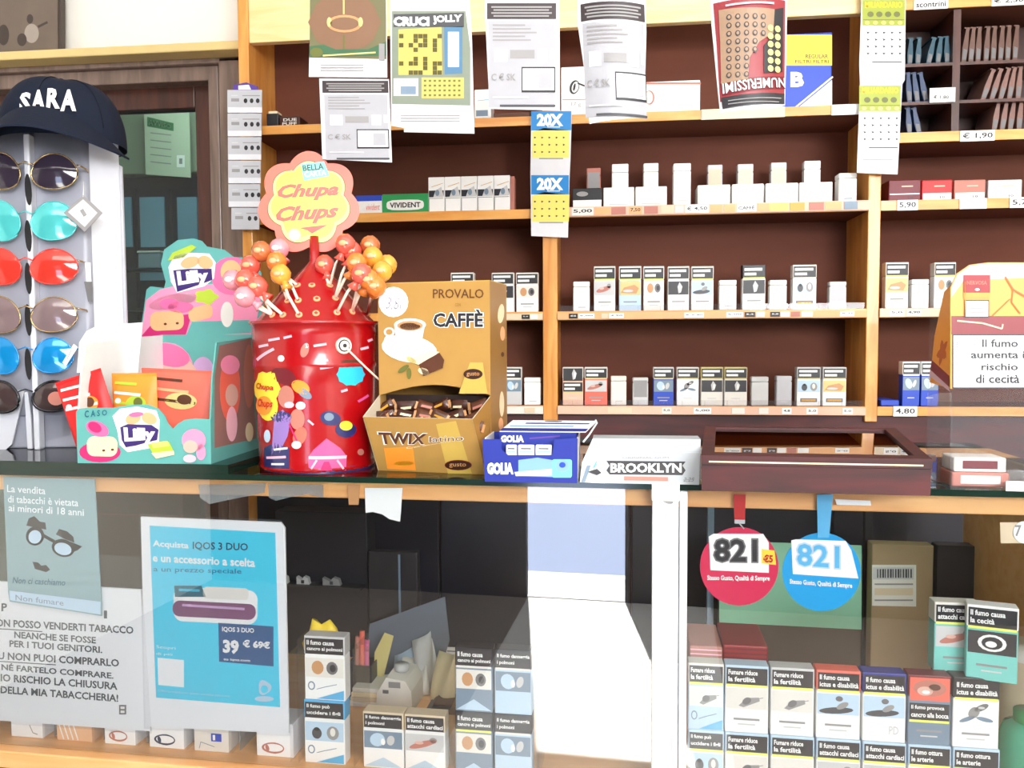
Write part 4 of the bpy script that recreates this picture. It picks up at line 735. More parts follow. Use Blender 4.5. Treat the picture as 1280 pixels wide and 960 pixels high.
t, w, h = backbox('kraft_box', 'brown kraft box with white barcode label in the right case', 'box', 1089, 1166, 681, 'kraft', .40, z=ZC-.0038); S = surf(t)
MB().prism([S(1090, 706), S(1145, 706), S(1145, 758), S(1090, 757)], -.001, -.0001, 'offwhite').build('label', t)
p = Print(S, fn=lambda x, z, o: (x, -.001-o, z)); p.curved = False; p.rect(1091, 709, 1142, 724, 'lightgrey'); p.rect(1093, 729, 1141, 731, 'grey').rect(1093, 735, 1141, 744, 'beige').rect(1093, 749, 1141, 751, 'grey'); p.up()
for k in range(14): p.rect(1096+k*3.2, 711, 1097.4+k*3.2+(k % 3)*.5, 722, 'darkgrey')
p.build('print', t); MB().box((w/2-.006, -.003, h*.55), (w/2-.0, 0, h*.6), 'black').build('latch', t)
t, w, h = backbox('dark_reflection_box', 'dark grey box added for a dark reflection at the right case edge', 'machine', 1170, 1262, 683, 'charcoal_box', .42, z=ZC-.0038); MB().lathe([(0, 0), (.02, 0), (.026, .001), (.026, .003), (0, .003)], 24, (0, 0), 'shadowgrey', False).build('round_reflection', t).matrix_local = Matrix.Translation((0, 0, h*.5)) @ Matrix.Rotation(math.pi/2, 4, 'X')  # box and round plate stand in for a dark reflection in the glass
t, w, h = backbox('black_cabinet', 'black drawer unit standing at the back of the left case', 'cabinet', 346, 460, 640, 'charcoal_box', .40, .05); MB().box((-w*.48, -.03, h*.5), (w*.48, 0, h*.5+.004), 'shadowgrey').build('shelf', t)
for k, (x, wd) in enumerate([(-w*.38, .02), (-w*.16, .025), (w*.15, .035)]):
    bb = thing('plastic_clip', ['clear clip at the left of the black drawer unit shelf', 'white clip in the middle of the black drawer unit shelf', 'grey clip at the right of the black drawer unit shelf'][k], 'clip', WM[t.name] @ Vector((x, -.02, h*.5+.0045)), KA, 'clips on the black shelf'); MB().prism([(-wd/2, 0), (wd/2, 0), (wd*.4, .012), (wd*.1, .015), (-wd*.1, .008), (-wd/2, .014)], 0, .01, ['offwhite', 'lightgrey', 'grey'][k]).build('body', bb); MB().box((-.003, -.001, .002), (.003, 0, .008), 'darkgrey').build('spring', bb)
t, w, h = backbox('grey_monitor', 'dark grey flat panel standing beside the black drawer unit', 'screen', 461, 522, 690, 'shadowgrey', .38, .02); MB().box((w*.12, -.002, .0), (w*.16, 0, h*.98), 'steel').build('edge_strip', t)
t, w, h = backbox('olive_carton', 'dark olive brown carton at the back under the green glass', 'carton', 118, 232, 602, 'dark_olive', .36, .06); MB().box((-w*.5, -.001, h*.8), (w*.5, -.0001, h*.81), 'brown').build('tape', t)
# right bottom corner
t = thing('green_jar', 'green translucent plastic jar in the bottom right corner', 'jar', KW @ Vector((cx(1290, 930, .06), .06, ZC-.0038)), KA); MB().lathe([(.034, 0), (.038, .02), (.038, .09), (.033, .105), (.02, .112)], 24, m='green_bottle_plastic').build('jar', t); MB().lathe([(.022, .1125), (.022, .125), (.0, .127)], 24, m='green').build('lid', t)
t = thing('pale_tub', 'pale beige plastic tub behind the green jar at the right edge', 'tub', KW @ Vector((cx(1292, 860, .16), .17, ZC-.0038)), KA); MB().lathe([(.04, 0), (.045, .14), (.045, .16)], 24, m='beige').build('tub', t); MB().lathe([(.047, .1605), (.047, .17), (0, .172)], 24, m='offwhite').build('lid', t)
# ------------------------------------------------------------ things on the counter
def onglass(name, lb, cat, pa, pb, z, group=None, mid=False):
    """thing whose front bottom edge runs between two pixels at height z; origin = left corner, x along the edge; returns thing, width"""
    A, B = at_z(*pa, z), at_z(*pb, z); rz = math.atan2(B.y-A.y, B.x-A.x); t = thing(name, lb, cat, A, rz, group); return t, (B-A).length
def surfx(t, x):
    I = WM[t.name].inverted(); c = I @ CAMP
    def f(px, py): d = I.to_3x3() @ ray(px, py); k = (x-c.x)/d.x; p = c+d*k; return (p.y, p.z)
    return f
def sideprism(mb, pts, x0, x1, m, side=None):
    """outline in y,z extruded along x"""
    n = len(pts); a = sum(pts[i][0]*pts[(i+1) % n][1]-pts[(i+1) % n][0]*pts[i][1] for i in range(n))
    if a < 0: pts = pts[::-1]
    V = [(x0, y, z) for y, z in pts]+[(x1, y, z) for y, z in pts]
    return mb.add(V, [tuple(range(n-1, -1, -1))], side or m).add(V, [tuple(range(n, 2*n))], m).add(V, [(i, (i+1) % n, (i+1) % n+n, i+n) for i in range(n)], side or m)
def FL(t, y0): return Print(surf(t, y0), fn=lambda x, z, o: (x, y0-o, z))
def flat(p): p.curved = False; return p
def pillow(w, h, th, m, seal='', nu=12, nv=8):
    b = MB()
    f = lambda u, v: th*(max(0, 1-(2*u-1)**4)**.6)*(max(0, 1-(2*v-1)**2)**.6)
    b.grid(lambda u, v: (-w/2+w*u, -f(u, v)-.0003, h*v), nu, nv, m); b.grid(lambda u, v: (w/2-w*u, f(1-u, v)+.0003, h*v), nu, nv, m)
    return b
# ---- gift box with scalloped panels
mat('box_teal', (98, 172, 166), rough=.4); mat('box_pink', (240, 110, 165), rough=.4); mat('hair_pink', (248, 150, 185), rough=.4); mat('logo_violet', (60, 40, 110), rough=.4); mat('doll_cream', (250, 224, 180), rough=.4)
t, w = onglass('sweets_display_box', 'teal and pink sweets display box with scalloped front beside the red tin', 'box', (97, 579), (264, 580), ZL)
dp = (at_z(323, 553, ZL)-at_z(264, 580, ZL)).length; S = surf(t)
fr_pts = [(97, 579), (95, 515), (98, 511), (108, 510), (140, 510), (150, 508), (165, 506), (185, 506), (198, 511), (206, 520), (210, 530), (216, 536), (222, 530), (230, 525), (243, 523), (263, 524), (264, 580)]
MB().prism([S(*q) for q in fr_pts], 0, .002, 'box_teal').build('front_panel', t)
p = Print(S)
p.ell(125, 565, 26, 13, 'magenta', 0); p.up(); p.poly(rr(109, 545, 147, 570, 9, .02), 'doll_cream'); p.ell(122, 536, 15, 9, 'box_pink', .4); p.up().ell(119, 534, 9, 6, 'magenta', .5); p.ell(130, 563, 2, 1.5, 'brown').ell(141, 562, 2, 1.5, 'brown')
p.poly([(141, 520), (150, 511), (172, 508), (196, 513), (200, 525), (199, 552), (188, 560), (160, 565), (150, 556), (147, 538)], 'white'); p.up()
p.ell(167, 523, 10, 7, 'peach', -.4).ell(187, 523, 10, 7, 'peach', .4); p.up(); p.ell(171, 518, 9, 3, 'pink', -.1); p.poly([(151, 534), (160, 530), (190, 531), (199, 537), (197, 550), (188, 552), (170, 557), (158, 559), (153, 550)], 'logo_violet'); p.up(); lettering(p, 'Lilly', [(155, 534), (195, 535), (195, 553), (157, 557)], 'white', .06)
p.poly([(185, 555), (212, 552), (219, 566), (195, 572)], 'lime'); p.up(); p.poly([(190, 553), (210, 551), (213, 557), (192, 560)], 'lemon'); p.poly([(190, 566), (218, 563), (219, 568), (196, 573)], 'doll_cream')
p.ell(243, 550, 15, 14, 'hair_pink').ell(252, 565, 6, 10, 'hair_pink'); p.up(); p.ell(239, 558, 9, 8, 'skin'); p.ell(238, 573, 8, 5, 'palepink'); lettering(p, 'C A S O', [(107, 513), (135, 512), (135, 519), (107, 522)], 'petrol', .02); p.build('front_print', t)
p = Print(S, step=.0003); 
SX = surfx(t, w); sp = [SX(*q) for q in [(264, 580), (264, 524), (266, 470), (271, 428), (315, 417), (323, 553)]]; sp[0] = (0.002, 0); sp[1] = (.002, sp[1][1]); sp[-1] = (dp, 0); y2 = sp[3][0]; top = max(sp[3][1], sp[4][1]); sp[4] = (dp, top)
b = MB(); sideprism(b, sp, w-.002, w, 'box_teal'); b.build('side_panel', t, 'side panel with pink figures on brown')
q = Print(SX, fn=lambda y, z, o: (w+o, y, z)); q.curved = False; mat('side_brown', (150, 110, 104), rough=.5)  # brown ground colour of the side print
q.poly([(268, 560), (268, 470), (274, 432), (313, 423), (320, 548)], 'side_brown'); q.up(); q.ell(287, 486, 13, 42, 'coral').ell(311, 470, 7, 40, 'tagrose'); q.up(); q.ell(289, 494, 8, 14, 'skin'); q.ell(287, 456, 12, 12, 'hair_pink'); q.ell(289, 530, 7, 22, 'palepink'); q.ell(311, 540, 5, 12, 'cream'); q.build('side_print', t)
SXL = surfx(t, 0); b = MB(); sideprism(b, sp, 0, .002, 'white', 'white'); b.build('side_panel', t)
MB().box((.002, .002, 0), (w-.002, dp, .002), 'white').build('bottom_panel', t)
D = dp-.002; SB = surf(t, D); a = SB(178, 424); MB().box((.002, D, 0), (w-.002, dp, top), 'box_teal').build('back_panel', t)
p = flat(FL(t, D)); p.poly([(172, 500), (172, 424), (270, 424), (268, 520), (200, 520)], 'box_teal'); p.up(); p.ell(208, 462, 34, 34, 'hair_pink'); p.ell(254, 462, 13, 16, 'lilac'); p.up(); p.poly([(180, 452), (200, 440), (232, 446), (245, 460), (246, 486), (215, 500), (190, 486)], 'skin'); p.up(); p.ell(212, 444, 26, 14, 'pink', .25).ell(186, 449, 11, 9, 'peach'); p.ell(190, 487, 14, 14, 'sand'); p.ell(235, 500, 17, 16, 'coral'); p.build('inner_print', t)
# raised white flap and the header
SF = surf(t, dp*.55); f = [SF(*q) for q in [(96, 466), (99, 428), (108, 414), (122, 407), (178, 403), (172, 466)]]; MB().prism(f, dp*.55, dp*.55+.002, 'card_white').build('inner_flap', t, 'raised plain white flap')
hp = [(172, 424), (176, 410), (183, 362), (188, 358), (205, 360), (207, 352), (201, 330), (205, 312), (222, 300), (242, 298), (252, 301), (258, 308), (280, 312), (292, 321), (312, 322), (326, 340), (331, 372), (322, 420)]
SH = surf(t, dp); MB().prism([SH(*q) for q in hp], dp+.0002, dp+.0022, 'box_teal').build('header_panel', t)
p = flat(FL(t, dp)); 
p.poly([(176, 421), (183, 375), (200, 362), (216, 358), (320, 352), (326, 372), (318, 418)], 'hair_pink'); p.ell(216, 377, 30, 9, 'palepink', -.2); p.up(); p.poly([(177, 420), (196, 398), (240, 392), (232, 420)], 'magenta'); p.poly([(232, 421), (240, 402), (312, 400), (316, 416)], 'box_teal'); p.ell(290, 345, 26, 24, 'pink'); p.ell(258, 371, 14, 9, 'lime', 0, fnr=lambda a: 1+.15*math.cos(5*a)); p.up()
p.poly(rr(188, 390, 230, 414, 9, -.05), 'peach'); p.poly(rr(236, 386, 266, 404, 7, -.25), 'peach'); p.ell(212, 380, 12, 7, 'box_pink'); p.ell(226, 384, 16, 7, 'pink'); p.ell(289, 340, 13, 15, 'peach'); p.ell(305, 360, 12, 16, 'coral'); p.ell(284, 393, 8, 16, 'offwhite'); p.up(); p.ell(207, 405, 2, 1.5, 'brown').ell(222, 404, 2, 1.5, 'brown')
p.poly([(211, 334), (218, 320), (235, 316), (262, 317), (270, 328), (268, 348), (256, 358), (222, 366), (214, 352)], 'white'); p.poly([(210, 326), (216, 316), (240, 306), (246, 309), (230, 322)], 'lime'); p.up(); p.ell(238, 328, 12, 7, 'peach', -.3).ell(257, 328, 10, 8, 'peach', .4); p.poly([(217, 338), (236, 336), (265, 336), (266, 350), (250, 356), (222, 365)], 'logo_violet'); p.up(); lettering(p, 'Lilly', [(221, 339), (260, 337), (263, 354), (224, 362)], 'white', .06); p.build('header_print', t)
T0 = WM[t.name]; RZT = t.rotation_euler.z
for i, (a, b_, yb, yt, m, m2, d, rzz, lb) in enumerate([(98, 158, 560, 468, 'brightred', 'white', .035, .12, 'red and white sweet bag leaning left in the teal box'), (140, 196, 545, 470, 'flame', 'lime', .055, 0, 'orange and green sweet bag in the middle of the teal box'), (172, 262, 545, 465, 'coral', 'brown', .075, -.1, 'brown orange sweet bag leaning right in the teal box')]):
    Sd = surf(t, d); xa, zt_ = Sd(a, yt); xb, _ = Sd(b_, yt); bg = thing('sweet_bag', lb, 'sweets', T0 @ Vector(((xa+xb)/2, d, .0025)), RZT, 'sweet bags in the teal box'); bg.rotation_euler = (0, [-.3, 0, .05][i], RZT); wd = xb-xa; hh = zt_-.0025
    pillow(wd, hh, .010, m).build('bag', bg); f0 = lambda x, z, wd=wd, hh=hh: .010*max(0, 1-(2*x/wd)**4)**.6*max(0, 1-(2*z/hh-1)**2)**.6
    p = Print(fn=lambda x, z, o: (x, -f0(x, z)-.0012-o, z), step=.0003)
    for k in range(3): p.line([(-wd*.4, hh*(.92-.12*k)), (wd*(.1+.1*k), hh*(.9-.13*k))], .004, m2 if k != 1 else ('white' if i != 2 else 'peach'), raw=True)
    p.ell(wd*.1, hh*.66, wd*.22, hh*.1, ['flame', 'lime', 'sand'][i], raw=True); p.up().ell(wd*.15, hh*.68, wd*.1, hh*.06, ['brown', 'olive', 'brown'][i], raw=True); p.ell(-wd*.3, hh*.7, .005, .004, 'white', raw=True); p.build('print', bg)
    MB().box((-wd/2, -.0008, hh), (wd/2, .0008, hh+.004), m).build('crimped_seal', bg)

# ---- red tin with lollipops
c0 = at_z(398, 592, ZG); cdir = Vector((c0.x, c0.y, 0)).normalized(); RB, RTOP, HB = .083, .0915, .0
cpos = c0+cdir*RB; dep = (CAMR.transposed() @ (cpos-CAMP)).z*-1
HB = (CAMP.z-(405-430)*-1/FPX*dep*-1)-ZG if False else .0
HB = (at_y(392, 404, cpos.y-RTOP*.2).z)-ZG
t = thing('lollipop_tin', 'round red metal tin with circus pictures and a red flower topped cone', 'tin', cpos, math.atan2(-cpos.x, cpos.y)+0)
RZB = math.atan2(-cpos.x, cpos.y)
rad = lambda z: RB+(RTOP-RB)*z/HB
mat('tin_red', (168, 8, 16), rough=.25, coat=.5, var=.04); mat('tin_pink', (220, 90, 150), rough=.3, coat=.4); mat('tin_navy', (40, 44, 100), rough=.3, coat=.4); mat('tin_violet', (150, 120, 190), rough=.3); mat('bolt_white', (250, 235, 215), rough=.35)
prof = [(RB-.004, 0), (RB+.001, .001), (RB+.0015, .006), (rad(.008), .009)]
for k in range(1, 12): z = HB*k/12; prof.append((rad(z), z))
z1 = HB*.72
prof = [q for q in prof if not abs(q[1]-z1) < .012]+[(rad(z1-.006), z1-.006), (rad(z1)+.0014, z1-.003), (rad(z1)+.0014, z1+.001), (rad(z1+.006), z1+.006)]
prof = sorted(prof, key=lambda q: q[1])+[(RTOP, HB-.003), (RTOP+.003, HB-.002), (RTOP+.003, HB+.002), (RTOP-.001, HB+.003)]
MB().lathe(prof, 64, m='tin_red').build('body', t)
def Scyl(px, py):
    I = WM[t.name].inverted(); c = I @ CAMP; d = I.to_3x3() @ ray(px, py); r = rad(.1)
    for _ in range(4):
        A = d.x**2+d.y**2; B = 2*(c.x*d.x+c.y*d.y); Cc = c.x**2+c.y**2-r*r; disc = max(0, B*B-4*A*Cc); k = (-B-math.sqrt(disc))/(2*A); P = c+d*k; r = rad(P.z)
    return (math.atan2(P.x, -P.y)*RB, P.z)
fc = lambda s, z, o: ((rad(z)+o+.0006)*math.sin(s/RB), -(rad(z)+o+.0006)*math.cos(s/RB), z)
p = Print(Scyl, fn=fc, step=.0004)
for x, y, L_ in ((343, 424, 14), (360, 421, 10), (400, 431, 16), (405, 451, 10), (408, 459, 16), (462, 425, 6), (330, 432, 12), (430, 488, 8), (455, 435, 10)): p.line([(x-L_/2, y+1.5), (x+L_/2, y-1)], 3, 'palepink')
p.line([(322, 450), (343, 436)], 3.5, 'palepink'); p.line([(447, 502), (460, 494)], 3, 'tin_pink')
p.ell(381, 438, 5, 9, 'tagrose', .3); p.ell(383, 432, 3, 3, 'white')
p.ell(334, 486, 16, 22, 'yellow', 0, fnr=lambda a: 1+.1*math.cos(6*a)); p.ell(336, 508, 12, 18, 'yellow'); p.ell(438, 468, 17, 14, 'cyan', 0, fnr=lambda a: 1+.05*math.cos(10*a)); p.ell(438, 452.5, 12, 3, 'brown')
p.poly([(331, 584), (331, 560), (344, 553), (362, 560), (362, 586), (345, 588)], 'tin_navy'); p.poly([(344, 520), (354, 512), (364, 522), (360, 545), (350, 566), (340, 570), (342, 540)], 'tin_violet'); p.ell(352, 521, 13, 7, 'tin_navy'); p.ell(372, 524, 9, 13, 'tagrose'); p.ell(376, 484, 12, 8, 'flame', .5); p.ell(355, 470, 16, 10, 'maroon', .4); p.ell(358, 496, 10, 14, 'tagrose'); p.ell(381, 492, 10, 5, 'steel', .6)
p.ell(413, 523, 13, 9, 'tin_navy', .2).ell(432, 537, 13, 10, 'tin_navy'); p.ell(375, 545, 8, 12, 'coral', .4)
p.poly([(386, 585), (385, 572), (392, 562), (408, 548), (425, 560), (433, 570), (432, 588)], 'tin_pink'); p.poly([(331, 588), (400, 592), (470, 586), (470, 577), (440, 582), (400, 587), (360, 586), (331, 578)], 'tin_navy')
p.up(); p.ell(331, 507, 10, 12, 'flame'); p.ell(432, 532, 8, 6, 'yellow'); p.ell(411, 521, 6, 5, 'steel'); p.ell(352, 448, 4, 4, 'white'); p.ell(376, 507, 6, 5, 'white').ell(362, 506, 6, 4, 'palepink'); p.poly([(386, 570), (433, 569), (432, 573), (386, 574)], 'palepink'); p.poly([(400, 588), (405, 577), (411, 577), (415, 588)], 'magenta'); p.line([(389, 586), (396, 575)], 2.5, 'palepink'); p.line([(429, 586), (421, 575)], 2.5, 'palepink'); p.line([(343, 562), (360, 560)], 2.5, 'white'); p.line([(334, 572), (358, 571)], 3, 'palepink'); p.line([(340, 580), (356, 580)], 2.5, 'white')
p.line([(362, 530), (372, 552)], 2, 'magenta'); p.line([(385, 525), (392, 531)], 2.5, 'palepink'); p.ell(450, 565, 4, 4, 'tagrose'); p.ell(335, 545, 4, 8, 'paleblue'); p.ell(371, 556, 6, 5, 'lightgrey')
p.up(); lettering(p, 'Chupa', [(322, 478), (343, 481), (343, 490), (322, 488)], 'red', .03, .2); lettering(p, 'Chups', [(324, 498), (342, 500), (342, 512), (324, 511)], 'red', .03, .2)
p.build('circus_print', t)
# ears and bail
es, ez = Scyl(429, 432); a = es/RB; ear = MB()
for r_, o_, m in ((.0115, .003, 'bolt_white'), (.0085, .004, 'ink'), (.0068, .005, 'bolt_white'), (.0028, .006, 'ink')):
    P0 = Vector((rad(ez)*math.sin(a), -rad(ez)*math.cos(a), ez)); n = Vector((math.sin(a), -math.cos(a), 0)); u = Vector((math.cos(a), math.sin(a), 0)); V = [P0+n*o_+u*r_*math.cos(k*math.pi/10)+Vector((0, 0, 1))*r_*math.sin(k*math.pi/10) for k in range(20)]
    V2 = [v-n*.004 for v in V]; ear.add(V+V2, [tuple(range(20))]+[(k, k+20, (k+1) % 20+20, (k+1) % 20) for k in range(20)], m)
ear.build('handle_ear', t)
path = []
for k in range(13):
    u = k/12; s, z = Scyl(431+39*u, 436+48*u); an = s/RB; R_ = rad(z)+.007+.01*u; path.append((R_*math.sin(an), -R_*math.cos(an), z))
MB().tube(path, .0014, 'bolt_white', 6).build('bail_handle', t)
# cone
z0 = HB+.003; cone = [(RTOP-.006, z0), (RTOP-.012, z0+.006), (.062, z0+.028), (.038, z0+.056), (.016, z0+.078), (.0075, z0+.088), (.0065, z0+.125), (.0, z0+.126)]
CN = MB().lathe(cone, 48, m='tin_red'); cn = CN.build('cone', t)
def cone_r(z):
    for (r0, a0), (r1, a1) in zip(cone, cone[1:]):
        if a0 <= z <= a1: return r0+(r1-r0)*(z-a0)/(a1-a0)
    return .007
def Scone(px, py):
    I = WM[t.name].inverted(); c = I @ CAMP; d = I.to_3x3() @ ray(px, py); r = .05
    for _ in range(12):
        A = d.x**2+d.y**2; B = 2*(c.x*d.x+c.y*d.y); Cc = c.x**2+c.y**2-r*r; disc = max(0, B*B-4*A*Cc); k = (-B-math.sqrt(disc))/(2*A); P = c+d*k; r = .5*r+.5*cone_r(P.z)
    return P
for k, (x, y) in enumerate([(390, 357), (396, 374), (395, 392), (421, 391), (354, 394), (412, 357), (419, 373), (372, 357), (373, 376), (374, 394), (341, 394), (440, 390), (460, 392), (360, 376)]):
    P = Scone(x, y); b = MB(); n = Vector((P.x, P.y, .05)).normalized(); u = n.cross(Vector((0, 0, 1))).normalized(); v = n.cross(u); R0 = .0048
    V = [P+n*.0016+u*R0*math.cos(j*math.pi/8)+v*R0*math.sin(j*math.pi/8) for j in range(16)]+[P+n*.0022+u*R0*.5*math.cos(j*math.pi/8)+v*R0*.5*math.sin(j*math.pi/8) for j in range(16)]+[P+u*R0*math.cos(j*math.pi/8)+v*R0*math.sin(j*math.pi/8) for j in range(16)]
    b.add(V, [(j, (j+1) % 16, (j+1) % 16+16, j+16) for j in range(16)]+[(j, j+32, (j+1) % 16+32, (j+1) % 16) for j in range(16)], 'peach'); b.add(V[16:32], [tuple(range(16))], 'red'); b.build('socket', t)
# flower sign
sg = thing('flower_sign', 'yellow and orange flower shaped lollipop sign rising above the red tin', 'sign', cpos+Vector((0, 0, z0+.1262)), RZB); S = surf(sg, 0)
fl = lambda cx_, cy_, rx, ry, amp, ph=0, n=112: [(cx_+rx*math.cos(q)*(1+amp*abs(math.cos(3.5*q+ph))-amp*.5), cy_+ry*math.sin(q)*(1+amp*abs(math.cos(3.5*q+ph))-amp*.5)) for q in [2*math.pi*k/n for k in range(n)]]
mat('sign_orange', (216, 78, 40), rough=.35); mat('sign_yellow', (240, 200, 24), rough=.35); mat('sign_cream', (240, 222, 110), rough=.35); mat('letter_orange', (186, 50, 0), rough=.35)
PHF = 3.5*math.pi/2
MB().prism([S(*q) for q in fl(386, 254, 59.5, 60, .17, PHF)], -.001, .003, 'sign_orange').build('plate', sg)
P1 = S(392, 312); MB().box((P1[0]-.006, .0032, 0), (P1[0]+.006, .006, P1[1]+.03), 'red').build('stem', sg)
p = Print(surf(sg, -.001), fn=lambda x, z, o: (x, -.001-o, z)); p.curved = False; p.poly(fl(386, 254, 49, 49.5, .16, PHF), 'brown'); p.up(); p.poly(fl(386, 254, 48, 48.5, .16, PHF), 'sign_cream'); p.up(); p.poly(fl(386, 252, 44.5, 44.5, .16, PHF), 'sign_yellow'); p.up()
lettering(p, 'Chupa', [(347, 231), (424, 228), (423, 249), (347, 253)], 'letter_orange', .045, .32); lettering(p, 'Chups', [(345, 259), (424, 254), (422, 277), (345, 283)], 'letter_orange', .045, .32)
p.poly([(376, 205), (405, 202), (412, 220), (380, 226)], 'teal'); p.poly([(374, 285), (410, 281), (390, 292), (384, 288)], 'letter_orange'); p.ell(368, 294, 8.5, 8.5, 'peach'); p.up().ell(368, 294, 6.5, 6.5, 'offwhite'); lettering(p, 'BELLA', [(378, 207), (404, 204), (405, 212), (379, 214)], 'darkgreen', .02); lettering(p, 'CARTA', [(380, 215), (407, 212), (408, 219), (381, 222)], 'card_white', .02); lettering(p, '2 Euro', [(356, 214), (374, 211), (374, 219), (356, 221)], 'gold', 0, .3)
p.line([(365, 291), (371, 297)], 1, 'grey'); p.build('print', sg)
# lollipops
mat('pop_orange', (240, 130, 50), rough=.2, coat=.6, scale=90, var=.3); mat('pop_amber', (248, 166, 60), rough=.2, coat=.6, scale=90, var=.25); mat('pop_coral', (235, 96, 80), rough=.2, coat=.6, scale=90, var=.25); mat('pop_pink', (244, 150, 160), rough=.2, coat=.6, scale=90, var=.2); mat('pop_tan', (196, 110, 60), rough=.25, coat=.6, scale=90, var=.4)
pops = [(327, 314, 372, 357, 'pop_tan', -.01), (349, 311, 373, 376, 'pop_pink', .0), (346, 327, 360, 376, 'pop_orange', -.015), (351, 343, 374, 394, 'pop_amber', -.03), (313, 332, 341, 394, 'pop_coral', -.01), (291, 350, 341, 394, 'pop_pink', -.02), (307, 350, 354, 394, 'pop_coral', -.035), (306, 371, 341, 394, 'pop_pink', -.05), (322, 358, 354, 394, 'pop_coral', -.04),
        (432, 305, 412, 357, 'pop_coral', .0), (463, 307, 440, 390, 'pop_tan', .02), (446, 329, 419, 373, 'pop_orange', -.02), (466, 321, 440, 390, 'pop_amber', .0), (478, 339, 460, 392, 'pop_amber', -.01), (462, 350, 440, 390, 'pop_orange', -.03), (406, 331, 412, 357, 'pop_coral', .015), (440, 314, 419, 373, 'pop_coral', .01), (484, 331, 460, 392, 'pop_amber', .015), (452, 342, 421, 391, 'pop_coral', -.035), (470, 358, 460, 392, 'pop_orange', -.03)]
nm = {'pop_tan': 'brownish', 'pop_pink': 'pale pink', 'pop_orange': 'orange', 'pop_amber': 'amber yellow', 'pop_coral': 'coral red'}
POP = {}
seen = {}
places = ['topmost', 'beside the flower sign', 'in the middle', 'lowest', 'outermost', 'second from outside', 'behind the others', 'near the rim', 'near the cone', 'at the back']
rnd = random.Random(3)
for i, (hx, hy, bx, by, m, dy) in enumerate(pops):
    B = WM[t.name] @ Scone(bx, by); Hd = at_y(hx, hy, cpos.y-.03+dy); bd = Hd-B; L_ = bd.length
    side = 'left' if hx < 390 else 'right'; key = (m, side); seen[key] = seen.get(key, 0)+1
    lb = '%s wrapped lollipop, %s bunch, %s of its colour from the top' % (nm[m], side, ['first', 'second', 'third', 'fourth', 'fifth', 'sixth'][sum(1 for q in pops if q[4] == m and (q[0] < 390) == (hx < 390) and (q[1], q[0]) < (hy, hx))])
    lp = thing('lollipop', lb, 'lollipop', B, 0, 'wrapped lollipops on the red tin'); u = bd.normalized()
    k1 = B-B+Vector((0, 0, 0)); perp = u.cross(Vector((0, 1, 0))).normalized()
    MB().tube([(0, 0, 0), tuple(bd*.5+perp*.003), tuple(bd)], .0021, 'bolt_white', 8).build('stick', lp)
    R0 = .0145; MB().ell(tuple(bd), (R0, R0*.95, R0*1.02), m, 18, lambda q: 1+.04*math.sin(9*math.atan2(q[1], q[0]))*(1-q[2]**2)+.03*math.sin(14*q[0]+11*q[2])).build('wrapped_head', lp)
    c = bd-u*R0*.85; MB().tube([tuple(c+u*.004), tuple(c), tuple(c-u*.005), tuple(c-u*.012)], [.007, .0032, .0045, .0085], m, 10).build('wrapper_twist', lp)
    q = bd+Vector((0, -R0*.97, 0)); MB().ell(tuple(q), (.006, .002, .004), 'peach' if m != 'pop_pink' else 'white', 10).build('wrapper_label', lp)

# ---- gold chocolate dispenser
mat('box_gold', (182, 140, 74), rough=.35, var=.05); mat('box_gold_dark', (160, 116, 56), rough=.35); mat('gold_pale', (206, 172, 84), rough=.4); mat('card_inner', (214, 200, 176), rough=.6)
t, w = onglass('chocolate_dispenser', 'tall gold chocolate dispenser box with coffee cup print and open tray', 'box', (475, 588), (603, 593), ZG)
Y0 = .012; S0 = surf(t, Y0); tl, tr = S0(472, 352), S0(614, 351); ztp = tr[1]; xl, xr = tl[0], tr[0]; DPB = .085
arc = [S0(475, 494)]+[S0(475+136*k/10, 494-13*math.sin(math.pi*k/10)) for k in range(1, 10)]+[S0(611, 494)]
xa, xb = S0(474, 500)[0], S0(613, 500)[0]
MB().prism([(xa, arc[0][1])]+arc[1:-1]+[(xb, arc[-1][1]), (xb, ztp), (xa, ztp)], Y0, Y0+.0015, 'box_gold').build('upper_front_panel', t)
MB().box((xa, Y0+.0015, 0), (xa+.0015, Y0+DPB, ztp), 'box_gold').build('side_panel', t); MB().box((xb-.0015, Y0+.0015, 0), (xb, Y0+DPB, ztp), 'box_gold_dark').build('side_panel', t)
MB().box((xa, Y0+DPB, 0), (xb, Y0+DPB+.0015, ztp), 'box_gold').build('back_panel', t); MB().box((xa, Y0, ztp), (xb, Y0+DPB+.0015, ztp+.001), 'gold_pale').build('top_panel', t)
# tray
YT = -.034; ST = surf(t, YT); a, b = ST(453.5, 523), ST(591, 522); zt_ = (a[1]+b[1])/2
f1 = [(xa+.002, 0, 0), (xb-.003, 0, 0), (b[0], YT, zt_), (a[0], YT, zt_)]
def plate(pts, n, th, m, m2=None):
    n = Vector(n).normalized()*th; V = [Vector(q) for q in pts]; V2 = [v+n for v in V]; k = len(V); b_ = MB(); b_.add(V, [tuple(range(k))], m); b_.add(V2, [tuple(range(k-1, -1, -1))], m2 or m); b_.add(V+V2, [(i, i+k, (i+1) % k+k, (i+1) % k) for i in range(k)], m2 or m); return b_
plate(f1, (0, 1, .3), .0015, 'box_gold', 'card_inner').build('tray_front', t)
za = arc[0][1]
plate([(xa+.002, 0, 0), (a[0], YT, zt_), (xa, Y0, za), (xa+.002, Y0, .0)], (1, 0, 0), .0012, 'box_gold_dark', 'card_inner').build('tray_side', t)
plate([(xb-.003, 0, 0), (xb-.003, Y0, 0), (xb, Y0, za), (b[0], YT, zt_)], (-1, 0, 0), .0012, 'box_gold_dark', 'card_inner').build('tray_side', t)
MB().box((xa+.0015, .001, 0.0002), (xb-.0015, Y0+DPB, .0015), 'card_inner').build('tray_floor', t)
